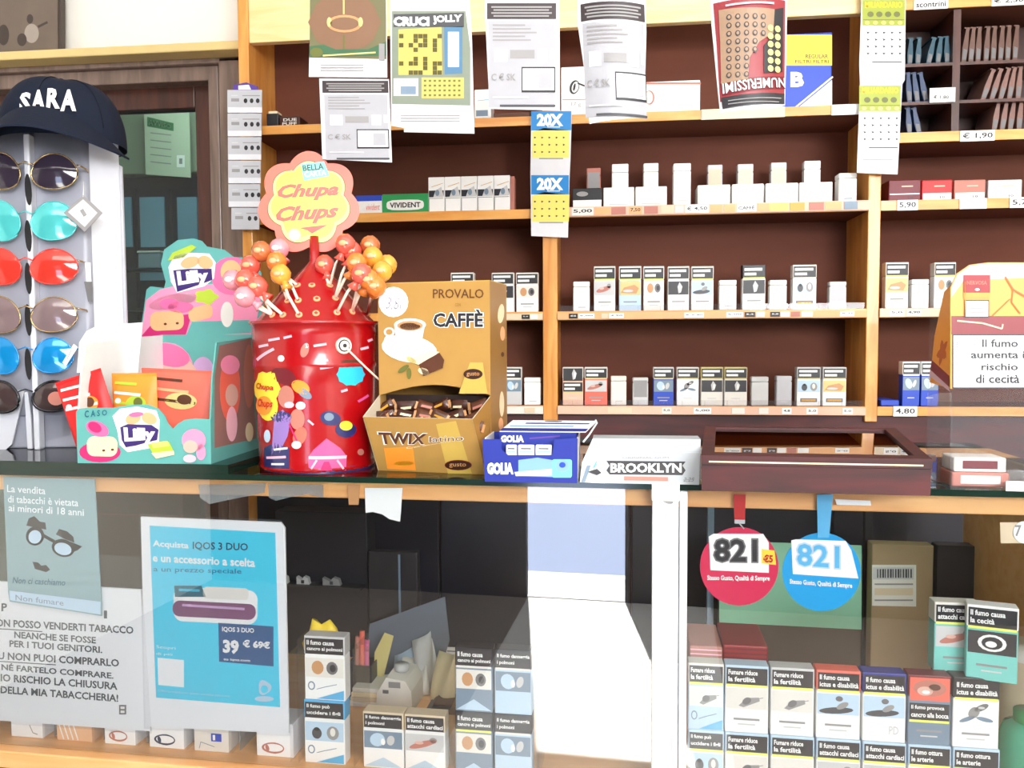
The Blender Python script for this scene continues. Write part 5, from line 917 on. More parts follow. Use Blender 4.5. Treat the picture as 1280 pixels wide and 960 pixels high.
mat('inner_dark', (40, 22, 14), rough=.7); MB().box((xa+.002, Y0+.02, .0016), (xb-.002, Y0+.0215, za+.0), 'inner_dark').build('inner_wall', t)
p = flat(FL(t, Y0)); p.ell(492, 377.5, 18.5, 19, 'card_white'); p.up(); p.ell(492, 377.5, 18.6, 19, 'card_white'); mat('pen_blue', (110, 110, 150)); lettering(p, '3,80', [(484, 372), (507, 372), (505, 390), (482, 388)], 'pen_blue', -.01, .2)
lettering(p, 'PROVALO', (541, 361, 605, 373), 'box_gold_dark', .03); lettering(p, 'CON', (569, 379, 576, 383), 'box_gold_dark', .02); p.up(); lettering(p, 'PROVALO', (541.6, 361.6, 604.5, 372.6), 'brown', -.005)
lettering(p, 'CAFFÈ', (541, 386, 605, 410), 'card_white', .07); p.up(); lettering(p, 'CAFFÈ', (542, 387, 604, 409), 'ink', .03)
p.ell(512, 436, 35, 17, 'offwhite', .15); p.ell(487, 415, 7, 6, 'lightgrey'); p.up(); p.ell(487, 415, 4, 3.5, 'box_gold'); p.poly([(493, 405), (532, 405), (528, 425), (518, 436), (507, 436), (496, 426)], 'card_white'); p.ell(513, 406, 20, 8, 'card_white'); p.up(); p.ell(513, 407, 16, 6, 'tan'); p.ell(513, 408, 13, 4.5, 'brown'); p.ell(492, 428, 12, 8, 'card_white', .5)
p.up(); p.poly([(524, 455), (550, 441), (556, 450), (554, 460), (530, 470)], 'brown'); p.poly([(507, 450), (540, 438), (550, 440), (524, 456)], 'cream'); p.ell(505, 461, 8, 3, 'olive', -.6).ell(515, 450, 7, 3, 'sand', .5).ell(530, 464, 7, 4, 'cream', .3).ell(512, 467, 3, 7, 'olive')
p.poly([(574, 492), (588, 453), (604, 453), (610, 492)], 'gold_pale'); p.up(); p.ell(592, 467.5, 12, 6.5, 'choc'); p.up(); lettering(p, 'gusto', (584, 465, 600, 471), 'tan', .01); p.build('front_print', t)
# tray front print: map px to tray front plane through bilinear local coordinates
N = (Vector(f1[1])-Vector(f1[0])).cross(Vector(f1[3])-Vector(f1[0])).normalized()
if N.y > 0: N = -N
def Strap(px, py):
    I = WM[t.name].inverted(); c = I @ CAMP; d = I.to_3x3() @ ray(px, py); k = (Vector(f1[0])-c).dot(N)/d.dot(N); P = c+d*k; return (P.x, P.z)
def ftray(x, z, o): y = -((x-f1[0][0])*N.x+z*N.z)/N.y; return tuple(Vector((x, y, z))+N*o)
p = Print(Strap, fn=ftray); p.curved = False
p.poly([(480, 560), (516, 558), (520, 588), (484, 586)], 'flame'); p.poly([(545, 530), (570, 526), (590, 592), (560, 592)], 'gold_pale'); p.ell(505, 579, 12, 3, 'sign_yellow'); p.up()
lettering(p, 'TWIX', [(470, 539), (535, 541), (535, 556), (478, 556)], 'white', .05, .25); lettering(p, 'latino', [(536, 545), (580, 543), (580, 551), (536, 553)], 'white', .02); p.up(); lettering(p, 'TWIX', [(472, 540), (534, 542), (534, 555), (480, 555)], 'brown', .03, .25); lettering(p, 'latino', [(537, 545.5), (579, 543.5), (579, 550.5), (537, 552.5)], 'brown', -.005)
lettering(p, 'Caramello', [(508, 558), (546, 554), (568, 551), (508, 561)], 'cream', 0); p.ell(573, 581, 17, 6.5, 'maroon'); p.up().ell(573, 581, 15.5, 5.5, 'choc'); p.up(); lettering(p, 'gusto', (562, 578, 583, 584), 'tan', .01); p.build('tray_print', t)
SXB = surfx(t, xb); q = Print(SXB, fn=lambda y, z, o: (xb+o, y, z)); q.curved = False
q.ell(626, 392, 4, 12, 'cream', .1); q.ell(628, 417, 3, 9, 'peach'); q.ell(627, 505, 3, 16, 'cream'); q.ell(626, 530, 3, 8, 'peach'); q.ell(628, 443, 2, 3, 'brown'); q.build('side_print', t)
# candies
mat('wrap_brown', (74, 36, 22), rough=.25, coat=.5); TT = WM[t.name]; rzt = t.rotation_euler.z; rnd = random.Random(12)
cme = {}
for v, m in enumerate(('wrap_brown', 'choc', 'brown')):
    b = pillow(.028, .016, .006, m, nu=8, nv=5); me = b.mesh('wrapper'); e = MB().box((-.017, -.0008, .001), (-.0132, .0008, .012), 'tan').box((.0132, -.0008, .001), (.017, .0008, .012), 'tan').mesh('crimped_end')
    pr = Print(fn=lambda x, z, o: (x, -.0066-o, z), step=.0002); pr.curved = False; pr.poly([(-.008, .005), (.007, .006), (.008, .0095), (-.007, .0085)], ['gold', 'cream', 'tagrose'][v], raw=True); cme[v] = (me, e, pr.mb.mesh('wrapper_print'))
n = 0
nr = [('front', -.012, .074), ('middle', .003, .083), ('back', .019, .094)]
for r, (rn, y, z) in enumerate(nr):
    for k in range(6):
        x = xa+.014+(xb-xa-.03)*k/5+rnd.uniform(-.003, .003); v = n % 3
        cd_ = thing('chocolate_bar', 'small brown wrapped chocolate in the gold tray, %s row, %s from the left' % (rn, ords[k]), 'sweets', TT @ Vector((x, y+rnd.uniform(-.002, .002), z+rnd.uniform(-.002, .004)-.012)), 0, 'wrapped chocolates in the gold tray'); cd_.rotation_euler = (rnd.uniform(-.4, .2), rnd.uniform(-.6, .6), rzt+rnd.uniform(-.3, .3)); n += 1
        for nme, me in zip(('wrapper', 'crimped_end', 'wrapper_print'), cme[v]): link(nme, me, cd_)
MB().prism([(xa+.003, .0016), (xb-.003, .0016), (xb-.003, .05), (xa+.003, .05)], .0025, Y0+.019, 'inner_dark').build('false_bottom', t)

# ---- blue sweets carton
mat('carton_blue', (26, 44, 150), rough=.5, var=.08); mat('carton_sky', (130, 175, 225), rough=.35)
t, w = onglass('liquorice_carton', 'blue sweets carton with open striped lid in the middle of the counter', 'box', (606, 602), (722, 604), ZG); S = surf(t)
zt_ = S(664, 548)[1]; hS = lambda x, y: S(x, y); BD = .075
MB().prism([S(606, 602), S(603, 549), S(627, 549), S(627, 562), S(635, 569), S(690, 569), S(693, 549), S(722, 548), S(722, 604)], 0, .0015, 'carton_blue').build('front_panel', t)
MB().box((0, .0015, 0), (.0015, BD, zt_), 'card_white').build('side_panel', t); MB().box((w-.0015, .0015, 0), (w, BD, zt_), 'card_white').build('side_panel', t); MB().box((0.0015, BD-.0015, 0), (w-.0015, BD, zt_), 'carton_blue').build('back_panel', t); MB().box((.0015, .0015, .0002), (w-.0015, BD-.0015, .0015), 'card_white').build('bottom_panel', t)
S2 = surf(t, .012); a, b = S2(624, 540), S2(732, 541); MB().box((a[0], .012, .0016), (min(b[0], w-.002), .014, a[1]), 'deepblue').build('inner_panel', t)
S3 = surf(t, .05); c, d = S3(640, 527), S3(746, 528)
plate([(a[0], .014, a[1]), (b[0], .014, a[1]), (d[0], .06, c[1]), (c[0], .06, c[1])], (0, 0, 1), .001, 'card_white').build('lid', t)
lidf = lambda u, v, o: (a[0]+(b[0]-a[0])*u+(c[0]-a[0])*v+((d[0]-c[0])-(b[0]-a[0]))*u*v, .014+.046*v, a[1]+(c[1]-a[1])*v+.0012+o)
p = Print(fn=lidf); p.curved = False; p.rect(0, .25, 1, 0, 'deepblue', raw=True); p.rect(.05, .5, .8, .4, 'carton_sky', raw=True); p.rect(.2, .75, .95, .65, 'carton_blue', raw=True); p.rect(.4, .93, .6, .85, 'ink', raw=True); p.build('lid_print', t)
MB().tube([(b[0]-.003, .012, a[1]-.012), (b[0]+.004, .02, a[1]-.004), (d[0], .06, c[1]-.002), (d[0]-.002, .062, c[1]+.002)], .0012, 'card_white', 6).build('lid_edge', t)
p = Print(S); p.poly([(648, 590), (648, 575), (672, 572), (690, 575), (714, 575), (714, 597), (650, 595)], 'carton_sky'); p.up(); p.poly([(643, 590), (690, 586), (690, 594), (645, 595)], 'card_white'); p.poly(rr(690, 574, 715, 597, 3), 'teal'); p.up(); p.ell(703, 582, 9, 8, 'carton_sky'); p.up().ell(703, 581, 4, 3.5, 'blue')
lettering(p, 'GOLIA', (609, 578, 642, 593), 'card_white', .07); p.build('front_print', t)
p = flat(FL(t, .012)); lettering(p, 'GOLIA', (626, 544, 655, 553), 'card_white', .06); p.line([(662, 548), (700, 545)], 2, 'purple'); p.build('inner_print', t)
for i, (x0, x1, lb) in enumerate([(632, 646, 'round white liquorice tube at the left in the blue carton window'), (647, 668, 'white liquorice pack in the middle of the blue carton window'), (669, 690, 'white liquorice pack at the right of the blue carton window')]):
    Sx = surf(t, .004); xa_, za_ = Sx(x0, 556); xb_, zb_ = Sx(x1, 568); g = thing('liquorice_pack', lb, 'sweets', WM[t.name] @ Vector(((xa_+xb_)/2, .004, .0018)), t.rotation_euler.z, 'white packs in the blue carton'); wd = xb_-xa_
    MB().box((-wd/2+.0003, 0, 0), (wd/2-.0003, .007, za_-.002), 'card_white', .0015).build('pack', g); p = Print(); p.rect(-wd*.3, za_-.006, wd*.3, za_-.0075, 'ink', raw=True); p.rect(-wd*.4, za_-.010, wd*.4, za_-.011, 'carton_sky', raw=True); p.build('print', g)

# ---- grey gum carton
mat('carton_grey', (178, 184, 190), rough=.5)
t, w = onglass('gum_carton', 'silver grey gum carton between the blue carton and the wooden humidor', 'box', (756, 604), (874, 606), ZG); YB_ = .022; SG = surf(t, YB_); tl, tr = SG(741, 548), SG(876, 549)
f1g = [(0, 0, 0), (w, 0, 0), (tr[0], YB_, tr[1]), (tl[0], YB_, tl[1])]
MB().hexa([(0, 0, 0), (w, 0, 0), (w, .06, 0), (-.012, .06, 0), (tl[0], YB_, tl[1]), (tr[0], YB_, tr[1]), (tr[0], .06, tr[1]), (tl[0], .06, tr[1])], 'carton_grey').build('body', t)
a, b = surf(t, .002)(724, 602), surf(t, .03)(741, 550); plate([(0, -.0005, 0), (-.032, .004, 0), (-.030, .02, a[1]+.022), (tl[0], YB_-.001, tl[1])], (0, 1, 0), .0012, 'card_white').build('open_flap', t)
pl = Print(fn=lambda x, z, o: (x, -.0006+z*.28-o-.001, z)); pl.curved = False; pl.poly([(-.03, .001), (-.025, .001), (-.018, .022), (-.023, .022)], 'steel', raw=True); pl.poly([(-.022, .014), (-.01, .010), (-.004, .013), (-.01, .018)], 'ink', raw=True); pl.poly([(-.016, .018), (-.012, .026), (-.009, .03), (-.012, .02)], 'skyblue', raw=True); pl.build('flap_print', t)
Ng = Vector(f1g[1]).cross(Vector(f1g[3])).normalized(); Ng = -Ng if Ng.y > 0 else Ng
def Sgum(px, py): I = WM[t.name].inverted(); c = I @ CAMP; d = I.to_3x3() @ ray(px, py); k = -c.dot(Ng)/d.dot(Ng); P = c+d*k; return (P.x, P.z)
p = Print(Sgum, fn=lambda x, z, o: tuple(Vector((x, -(x*Ng.x+z*Ng.z)/Ng.y, z))+Ng*o)); p.curved = False
p.poly([(758, 576), (765, 576), (857, 577), (853, 582), (857, 588), (853, 594), (762, 593), (758, 588), (762, 582)], 'ink'); p.up(); lettering(p, 'BROOKLYN', (763, 579, 852, 591), 'white', .035)
p.line([(780, 598), (835, 599)], 5, 'tagrose'); p.line([(854, 600), (868, 599)], 1, 'grey'); lettering(p, '2,25', (854, 597, 868, 603), 'midgrey', 0, .3); lettering(p, 'ORIGINAL GUM', (778, 571, 836, 573.5), 'grey', 0); p.line([(741, 565), (874, 566)], .8, 'lightgrey'); p.build('print', t)
cd_ = thing('receipt_slip', 'small blank white card hanging at the counter edge below the gum carton', 'card', KW @ Vector((cx(832, 610, -.016), -.0155, 1.196)), KA)
bpy.data.objects.remove(cd_)

# ---- humidor
t, w = onglass('humidor', 'dark rosewood cigar humidor with glass lid on the right of the counter', 'box', (877, 613), (1163, 620), ZG); S = surf(t); zf = S(1000, 571)[1]
DH = .195; SBk = surf(t, DH); bl, br = SBk(881, 533), SBk(1119, 534); zb_ = (bl[1]+br[1])/2
MB().hexa([(0, 0, 0), (w, 0, 0), (br[0], DH, 0), (bl[0], DH, 0), (-.001, 0, zf-.012), (w, 0, zf-.012), (br[0], DH, zb_-.014), (bl[0], DH, zb_-.014)], 'rosewood').build('body', t)
def LP(u, v, o=0): x = (-.001+(w+.002)*u)*(1-v)+(bl[0]+(br[0]-bl[0])*u)*v; return (x, DH*v-.001*(1-v), zf+(zb_-zf)*v+o)
def lidbar(u0, v0, u1, v1): return MB().hexa([LP(u0, v0, -.0115), LP(u1, v0, -.0115), LP(u1, v1, -.0115), LP(u0, v1, -.0115), LP(u0, v0), LP(u1, v0), LP(u1, v1), LP(u0, v1)], 'rosewood')
lid = lidbar(0, 0, 1, .1).build('lid_frame', t); lidbar(0, .1, .06, .94).build('lid_side', t); lidbar(.94, .1, 1, .94).build('lid_side', t); lidbar(0, .94, 1, 1).build('lid_frame', t)
MB().hexa([LP(.06, .1, -.006), LP(.94, .1, -.006), LP(.94, .94, -.006), LP(.06, .94, -.006), LP(.06, .1, -.003), LP(.94, .1, -.003), LP(.94, .94, -.003), LP(.06, .94, -.003)], 'lid_glass').build('lid_pane', t)
MB().hexa([LP(.06, .1, -.0116), LP(.94, .1, -.0116), LP(.94, .94, -.0116), LP(.06, .94, -.0116), LP(.06, .1, -.0105), LP(.94, .1, -.0105), LP(.94, .94, -.0105), LP(.06, .94, -.0105)], 'tagtan').build('inner_lining', t)
mat('brass_line', (230, 205, 180), rough=.3); a, b = S(886, 576), S(1154, 580); MB().box((a[0], -.0012, a[1]-.0018), (b[0], .0, a[1]+.0002), 'brass_line').build('inlay_line', t)
MB().box((w-.002, .02, zf-.02), (w+.008, .032, zf-.004), 'dark_door_wood', .001).box((w+.003, .02, zf-.006), (w+.012, .03, zf+.002), 'dark_door_wood', .001).build('side_clasp', t)

# ---- clear display dispenser
mat('sunset_orange', (244, 158, 54), rough=.4, var=.15, scale=6); mat('sunset_lilac', (214, 176, 186), rough=.4); mat('strip_maroon', (128, 20, 30), rough=.4)
A = at_z(1188, 612, ZG); t = thing('acrylic_dispenser', 'clear acrylic tobacco dispenser with orange sunset panel and health warning', 'display', A, KA); S = surf(t); Bx = S(1330, 600)[0]; SL = surfx(t, 0)
front = [(1188, 612), (1188, 360), (1196, 342), (1212, 331), (1235, 328), (1330, 328), (1330, 612)]
MB().prism([S(*q) for q in [(1188, 612), (1188, 486), (1330, 486), (1330, 612)]], 0, .002, 'clear_plastic').build('lower_front', t)
MB().prism([S(*q) for q in [(1188, 486), (1188, 360), (1196, 342), (1212, 331), (1235, 328), (1330, 328), (1330, 486)]], 0, .002, 'sunset_orange').build('upper_panel', t)
o = [SL(*q) for q in [(1188, 612), (1188, 486), (1160, 495), (1157, 560), (1164, 600)]]; o[0] = (.002, 0); o[-1] = (o[-1][0], 0); o[1] = (.002, o[1][1]); b = MB(); sideprism(b, o, 0, .002, 'clear_plastic'); b.build('lower_side', t)
o2 = [SL(*q) for q in [(1188, 486), (1188, 352), (1180, 365), (1168, 420), (1162, 478)]]; o2[0] = (.002, o2[0][1]); o2[1] = (.002, o2[1][1]); b = MB(); sideprism(b, o2, 0, .002, 'sunset_orange'); b.build('upper_side', t)
DD = max(q[0] for q in o); MB().box((.002, DD, 0), (Bx, DD+.002, S(1200, 340)[1]), 'clear_plastic').build('back_panel', t); MB().box((.002, .002, 0), (Bx, DD, .0015), 'clear_plastic').build('base', t)
p = Print(S); p.poly([(1189, 372), (1189, 360), (1197, 343), (1213, 332), (1235, 329), (1330, 329), (1330, 346), (1205, 350)], 'sunset_lilac'); p.rect(1189, 395, 1330, 418, 'strip_maroon'); p.up(); p.rect(1190, 418, 1330, 486, 'ink'); p.up(); p.rect(1191.5, 419.5, 1330, 484, 'card_white'); p.up()
for i, s in enumerate([('Il fumo', 1227, 1272, 424, 434), ('aumenta il', 1213, 1284, 438.5, 448), ('rischio', 1226, 1272, 454, 463), ('di cecità', 1219, 1274, 468, 479)]): lettering(p, s[0], (s[1], s[3], s[2], s[4]), 'ink', .025)
mat('branch_rust', (196, 96, 34)); p.line([(1256, 346), (1266, 362), (1280, 370), (1300, 390)], 2, 'branch_rust'); p.line([(1266, 362), (1264, 378), (1275, 392)], 1.5, 'branch_rust'); p.line([(1240, 395), (1262, 374)], 1.2, 'branch_rust'); p.line([(1206, 396), (1206, 352)], 1, 'flame')
p.line([(1196, 401), (1228, 404), (1252, 411), (1253, 405)], 2, 'tagpink'); lettering(p, '€ 1,70', [(1194, 425), (1222, 422), (1222, 432), (1194, 436)], 'pen_blue', -.01, .3)
p.rect(1204, 344, 1237, 366, 'darkred'); p.rect(1204, 366, 1237, 373, 'flame'); p.rect(1205, 375, 1236, 397, 'ink'); p.up(); p.rect(1206.5, 376.5, 1234.5, 395.5, 'card_white'); lettering(p, 'NERVOSA', (1208, 351, 1233, 356), 'coral', .02); p.ell(1221, 362, 3, 1.5, 'card_white'); p.up()
for k in range(3): p.rect(1211, 380+k*5, 1230, 381.5+k*5, 'grey')
p.build('front_print', t)
q = Print(SL, fn=lambda y, z, o: (-o, y, z)); q.curved = False; q.poly([(1187, 484), (1187, 470), (1165, 450), (1163, 462)], 'strip_maroon'); q.poly([(1187, 489), (1187, 484), (1163, 462), (1162, 470)], 'sunset_lilac'); q.ell(1178, 440, 5, 14, 'branch_rust', .2, fnr=lambda a: 1+.3*math.sin(5*a)); q.build('side_print', t)
for i, (a_, b_, yb, yt, m, lb) in enumerate([(1190, 1262, 600, 583, 'tagrose', 'pinkish pack lying at the bottom of the clear dispenser'), (1192, 1258, 582, 571, 'offwhite', 'white and maroon pack lying on top inside the clear dispenser')]):
    Sd = surf(t, .012); xa_ = Sd(a_, 590)[0]; xb_ = Sd(b_, 590)[0]; g = thing('tobacco_pouch_pack', lb, 'pack', WM[t.name] @ Vector((xa_, .012, .0018+i*.0182)), KA, 'packs lying in the clear dispenser'); MB().box((0, 0, 0), (xb_-xa_, .04, .018), m, .002).build('pack', g); p = Print(); p.rect(.01, .014, xb_-xa_-.01, .004, 'maroon' if i else 'offwhite', raw=True); p.build('band', g)
g = thing('small_price_card', 'small white price card at the foot of the clear dispenser', 'ticket', WM[t.name] @ Vector((S(1256, 608)[0], -.003, 0.0002)), KA); a = S(1256, 598); b = S(1300, 607); MB().box((0, 0, 0), (b[0]-a[0], .0008, .012), 'card_white').build('card', g); p = Print(); lettering(p, '2,30', (.008, .009, .022, .003), 'grey', 0, raw=True); p.build('lettering', g)
MB().box((S(1256, 0)[0]*0+.0, 0, 0), (.001, .001, .001), 'white')

# ------------------------------------------------------------ sunglasses stand with cap
DG = 1.2
R0_ = at_z(40, 562, ZL); t = thing('sunglasses_stand', 'white plastic sunglasses stand with oval nose holes at the left of the counter', 'stand', R0_, YAW+.06); S = surf(t, 0); ST0 = WM[t.name]
mat('stand_white', (214, 216, 224), rough=.35, coat=.3); mat('stand_grey', (164, 166, 178), rough=.35); mat('hole_black', (18, 16, 18), rough=.6)
xL, _ = S(-70, 300); xR = S(106, 300)[0]; zt_ = S(60, 160)[1]; zbt = S(60, 520)[1]
def board(u, v): x = xL+(xR-xL)*u; return (x, .012+.9*(u-.5)**2*.05, zbt+(zt_-zbt)*v)
MB().grid(lambda u, v: board(u, v), 16, 4, 'stand_grey', .002, True).build('front_board', t)
rg = S(32, 200); rg2 = S(41, 200); xr0, xr1 = rg[0], rg2[0]
MB().box((xr0-.001, -.004, .0), (xr1-.003, .014, zt_-.01), 'stand_white', .002).build('centre_ridge', t)
SA = surf(t, -.004)
for k, y in enumerate([237, 295, 348, 400, 455]):
    MB().prism([(lambda q: q)(SA(35.5+4.2*math.cos(j*math.pi/8)+1.5*math.sin(j*math.pi/8), y+20*math.sin(j*math.pi/8))) for j in range(16)], -.0047, -.0041, 'hole_black').build('nose_slot', t)
# side board going back
xs0, xs1 = xR, S(131, 300)[0]
MB().add([(xs0, .024, zbt), (xs1+.004, .05, zbt), (xs1+.004, .05, zt_-.005), (xs0, .024, zt_)], [(0, 1, 2, 3)], 'stand_white').add([(xs0, .026, zbt), (xs1+.004, .052, zbt), (xs1+.004, .052, zt_-.005), (xs0, .026, zt_)], [(3, 2, 1, 0)], 'stand_white').build('side_board', t)
SS = surf(t, .037)
for y in (230, 290, 338, 391):
    c = SS(115 if y < 250 else 118, y); MB().prism([(c[0]+.0066*math.cos(j*math.pi/8), c[1]+.0145*math.sin(j*math.pi/8)) for j in range(16)], .0345, .0365, 'hole_black').build('side_slot', t)
SP = surf(t, .055); a, b, c, d = SP(132, 200), SP(152, 208), SP(157, 420), SP(134, 470); MB().prism([a, (a[0]+.004, a[1]-.003), (a[0]+.012, a[1]-.002), b, (b[0]+.001, d[1]), d], .055, .06, 'stand_white').build('rear_plate', t); p = flat(FL(t, .055)); p.rect(144, 370, 153, 372, 'grey').rect(144, 375, 153, 379, 'midgrey'); p.build('moulded_mark', t)
# foot: folded white fins and base
f = [S(40, 561), S(38, 520), S(34, 490), S(30, 490), S(34, 561)]; MB().prism(f, .001, .004, 'stand_white').build('foot_fin', t)
MB().prism([S(-10, 575), S(12, 556), S(28, 488), S(14, 488), S(-10, 520)], .006, .009, 'stand_white').build('foot_fin', t); MB().prism([S(42, 556), S(44, 492), S(84, 506), S(80, 545)], .02, .022, 'stand_grey').build('foot_fin', t)
MB().box((xL+.01, .02, .0), (xR-.002, .055, zbt+.0), 'stand_grey', .003).build('foot_base', t); MB().box((xL, .03, zbt), (xR-.01, .05, zt_-.02), 'stand_grey').build('core', t)
# glasses
mat('rim_black', (22, 20, 24), rough=.2, coat=.5); mat('rim_gold', (200, 170, 120), rough=.25, metal=.9); mat('lens_dark', (52, 44, 58), rough=.08, coat=1); mat('lens_teal', (90, 210, 210), rough=.08, coat=1, metal=.3, var=.25, scale=25); mat('lens_red', (226, 62, 50), rough=.08, coat=1, metal=.2, var=.2, scale=25); mat('lens_brown', (128, 108, 110), rough=.08, coat=1, var=.2, scale=20); mat('lens_blue', (20, 150, 222), rough=.08, coat=1, metal=.3, var=.3, scale=25); mat('lens_umber', (66, 52, 52), rough=.08, coat=1)
gl = [(215, 26, 22, 'lens_dark', 'rim_gold', 'dark smoke aviator sunglasses, topmost on the stand below the cap'), (277, 26, 24, 'lens_teal', 'lens_teal', 'teal mirrored aviator sunglasses, second on the stand'), (334, 27, 22, 'lens_red', 'lens_red', 'red mirrored aviator sunglasses, third on the stand'), (394, 26, 22, 'lens_brown', 'rim_gold', 'brown grey sunglasses with thin rim, fourth on the stand'), (445, 23, 22, 'lens_blue', 'lens_blue', 'bright blue mirrored sunglasses, fifth on the stand'), (496, 24, 19, 'lens_umber', 'rim_black', 'dark brown framed sunglasses, lowest on the stand')]
av = lambda a: 1.02+.05*math.cos(2*a+.9)+.035*math.sin(3*a+.3)
for i, (yc, rx, ry, lm, rm, lb) in enumerate(gl):
    g = thing('sunglasses', lb, 'sunglasses', ST0 @ Vector((SA(35, yc)[0], -.012, SA(35, yc)[1])), YAW+.06, 'sunglasses on the white stand'); k = .00122
    for sgn in (1, -1):
        ry = ry*1.04; c = (sgn*(34 if i != 4 else 33)*k, 0); pts = [(c[0]+sgn*rx*k*(1.0)*av(q)*math.cos(q), ry*k*av(q)*math.sin(q)*-1) for q in [2*math.pi*j/28 for j in range(28)]]
        b = MB(); V = []; F = []
        for r in range(5):
            for q in pts: u = r/4; V.append((c[0]+(q[0]-c[0])*u, -.006*(1-u*u)+.0008*0+abs(c[0]+(q[0]-c[0])*u)*.12, q[1]*u))
        for r in range(4):
            for j in range(28): F.append((r*28+j, r*28+(j+1) % 28, (r+1)*28+(j+1) % 28, (r+1)*28+j))
        b.add(V, F, lm, True); b.build('lens', g)
        MB().tube([(q[0], abs(q[0])*.12, q[1]) for q in pts+[pts[0]]], .0012 if rm != 'rim_black' else .0024, rm, 6).build('rim', g)
        MB().tube([(sgn*61*k, .008, ry*k*.4), (sgn*66*k, .011, ry*k*.35), (sgn*67*k, .028, ry*k*.3), (sgn*62*k, .05, 0), (sgn*52*k, .075, -.012)], .0014, rm if rm != 'lens_red' else 'rim_gold', 6).build('temple', g)
    MB().tube([(-9*k, .002, ry*k*.35), (0, .0005, ry*k*.5), (9*k, .002, ry*k*.35)], .0012, rm, 6).build('bridge', g)
    if i == 5: MB().prism([(40*k+10*k*math.cos(j*math.pi/9), -2*k+9*k*math.sin(j*math.pi/9)) for j in range(18)], -.004, -.0032, 'tagrose').build('sticker', g)
tg = thing('swing_tag', 'diamond hung grey bordered price tag on the right side of the sunglasses', 'tag', ST0 @ Vector((S(104, 266)[0], -.022, S(104, 290)[1])), YAW+.06); S_ = surf(tg)
MB().prism([S_(104, 244), S_(128, 266), S_(106, 290), S_(79, 266)], 0, .0012, 'grey').build('card', tg); p = Print(S_); p.poly([(104, 249), (122, 266), (106, 284), (85, 265)], 'lightgrey'); p.up(); p.poly([(100, 254), (114, 268), (106, 279), (92, 264)], 'white'); p.up(); p.line([(102, 262), (107, 270)], 5, 'grey'); p.build('print', tg); MB().tube([S_(104, 246)[0:1]+(0,)+S_(104, 246)[1:2], S_(101, 225)[0:1]+(.01,)+S_(101, 225)[1:2]], .0006, 'white', 5).build('thread', tg)
tg = thing('white_swing_tag', 'slim white tag with dark strip hanging below the red sunglasses', 'tag', ST0 @ Vector((S(112, 374)[0], .005, S(112, 376)[1])), YAW+.06); S_ = surf(tg); MB().prism([S_(106, 328), S_(113, 328), S_(114, 352), S_(108, 352)], 0, .001, 'white').build('upper_card', tg); MB().prism([S_(105, 352), S_(115, 352), S_(115, 377), S_(110, 377)], 0, .001, 'midgrey').build('lower_card', tg)
tg = thing('white_swing_tag', 'slim white tag slanting beside the blue sunglasses', 'tag', ST0 @ Vector((S(88, 455)[0], -.016, S(84, 458)[1])), YAW+.06); S_ = surf(tg); MB().prism([S_(92, 430), S_(97, 434), S_(82, 458), S_(78, 453)], 0, .001, 'white').build('card', tg)
p = Print(S_); p.line([(89, 438), (84, 449)], .8, 'grey'); p.build('print', tg)
# cap
mat('cap_navy', (26, 32, 48), rough=.9, bump=.3, scale=300, spec=.2); mat('cap_grey', (128, 132, 144), rough=.8); mat('cap_under', (20, 24, 36), rough=.9, spec=.2)
cl = ST0.inverted() @ at_y(76, 182, (ST0 @ Vector((0, .03, 0))).y); t = thing('baseball_cap', 'dark navy baseball cap with white lettering on top of the sunglasses stand', 'cap', ST0 @ Vector((cl.x, .03, cl.z)), YAW+.06)
kk = 1.24/1000; CW, CH, CDp = 76*kk, 84*kk, .088
b = MB()
def crown(u, v, o=0):
    a = math.pi*2*u; ph = math.pi/2*v; r = math.cos(ph)**.75; dent = 1-.04*math.sin(3*a)*math.sin(2*ph); return ((CW+o)*r*math.sin(a)*dent, -(CDp+o)*r*math.cos(a)*dent, (CH+o)*math.sin(ph)*dent)
b.grid(crown, 48, 14, 'cap_navy'); b.build('crown', t)
MB().lathe([(0, CH), (.005, CH+.0005), (.005, CH+.002), (.003, CH+.004), (0, CH+.0045)], 12, m='cap_navy').build('top_button', t)
def brim(u, v, dz=0):
    a = (u-.5)*math.pi*1.02; x = (CW*1.0+.008*v)*math.sin(a); y = -CDp*math.cos(a)-.048*v*math.cos(a)**.6 if math.cos(a) > 0 else -CDp*math.cos(a); z = .010+.030*math.cos(a)-.022*(x/CW)**2-.040*v*max(0, math.cos(a))+dz
    return (x, y, z)
MB().grid(lambda u, v: brim(u, v), 36, 6, 'cap_navy').grid(lambda u, v: brim(1-u, v, -.003), 36, 6, 'cap_under').grid(lambda u, v: brim(u, 1, -.003*(1-v)), 36, 1, 'cap_navy').build('brim', t)
MB().tube([brim(.06+.88*k/30, .55, -.0045) for k in range(31)], .0022, 'cap_grey', 6).build('brim_piping', t)
sw = MB().tube([crown(.0, .12+.85*k/12, .0008) for k in range(13)], .0008, 'cap_under', 5); sw.build('seam', t)
for u in (.17, .83): MB().tube([crown(u, .12+.85*k/12, .0008) for k in range(13)], .0008, 'cap_under', 5).build('seam', t)
I = WM[t.name].inverted(); cc = I @ CAMP
def Scap(px, py):
    d = I.to_3x3() @ ray(px, py); lo = None
    for k in range(400):
        P = cc+d*(.9+.6*k/400)
        if P.z > 0 and (P.x/CW)**2+(P.y/CDp)**2+(P.z/CH)**2*.9 < 1.0: return (P.x, P.z)
    return (P.x, P.z)
def fcap(x, z, o):
    q = max(.02, 1-(x/CW)**2-.0*(z/CH)**2); s_ = min(.999, z/(CH)); r = math.cos(math.asin(s_))**.75; y = -CDp*r*math.sqrt(max(.01, 1-min(.98, (x/(CW*r))**2))); return (x, y-.003-o, z)
p = Print(Scap, fn=fcap); p.curved = False; 
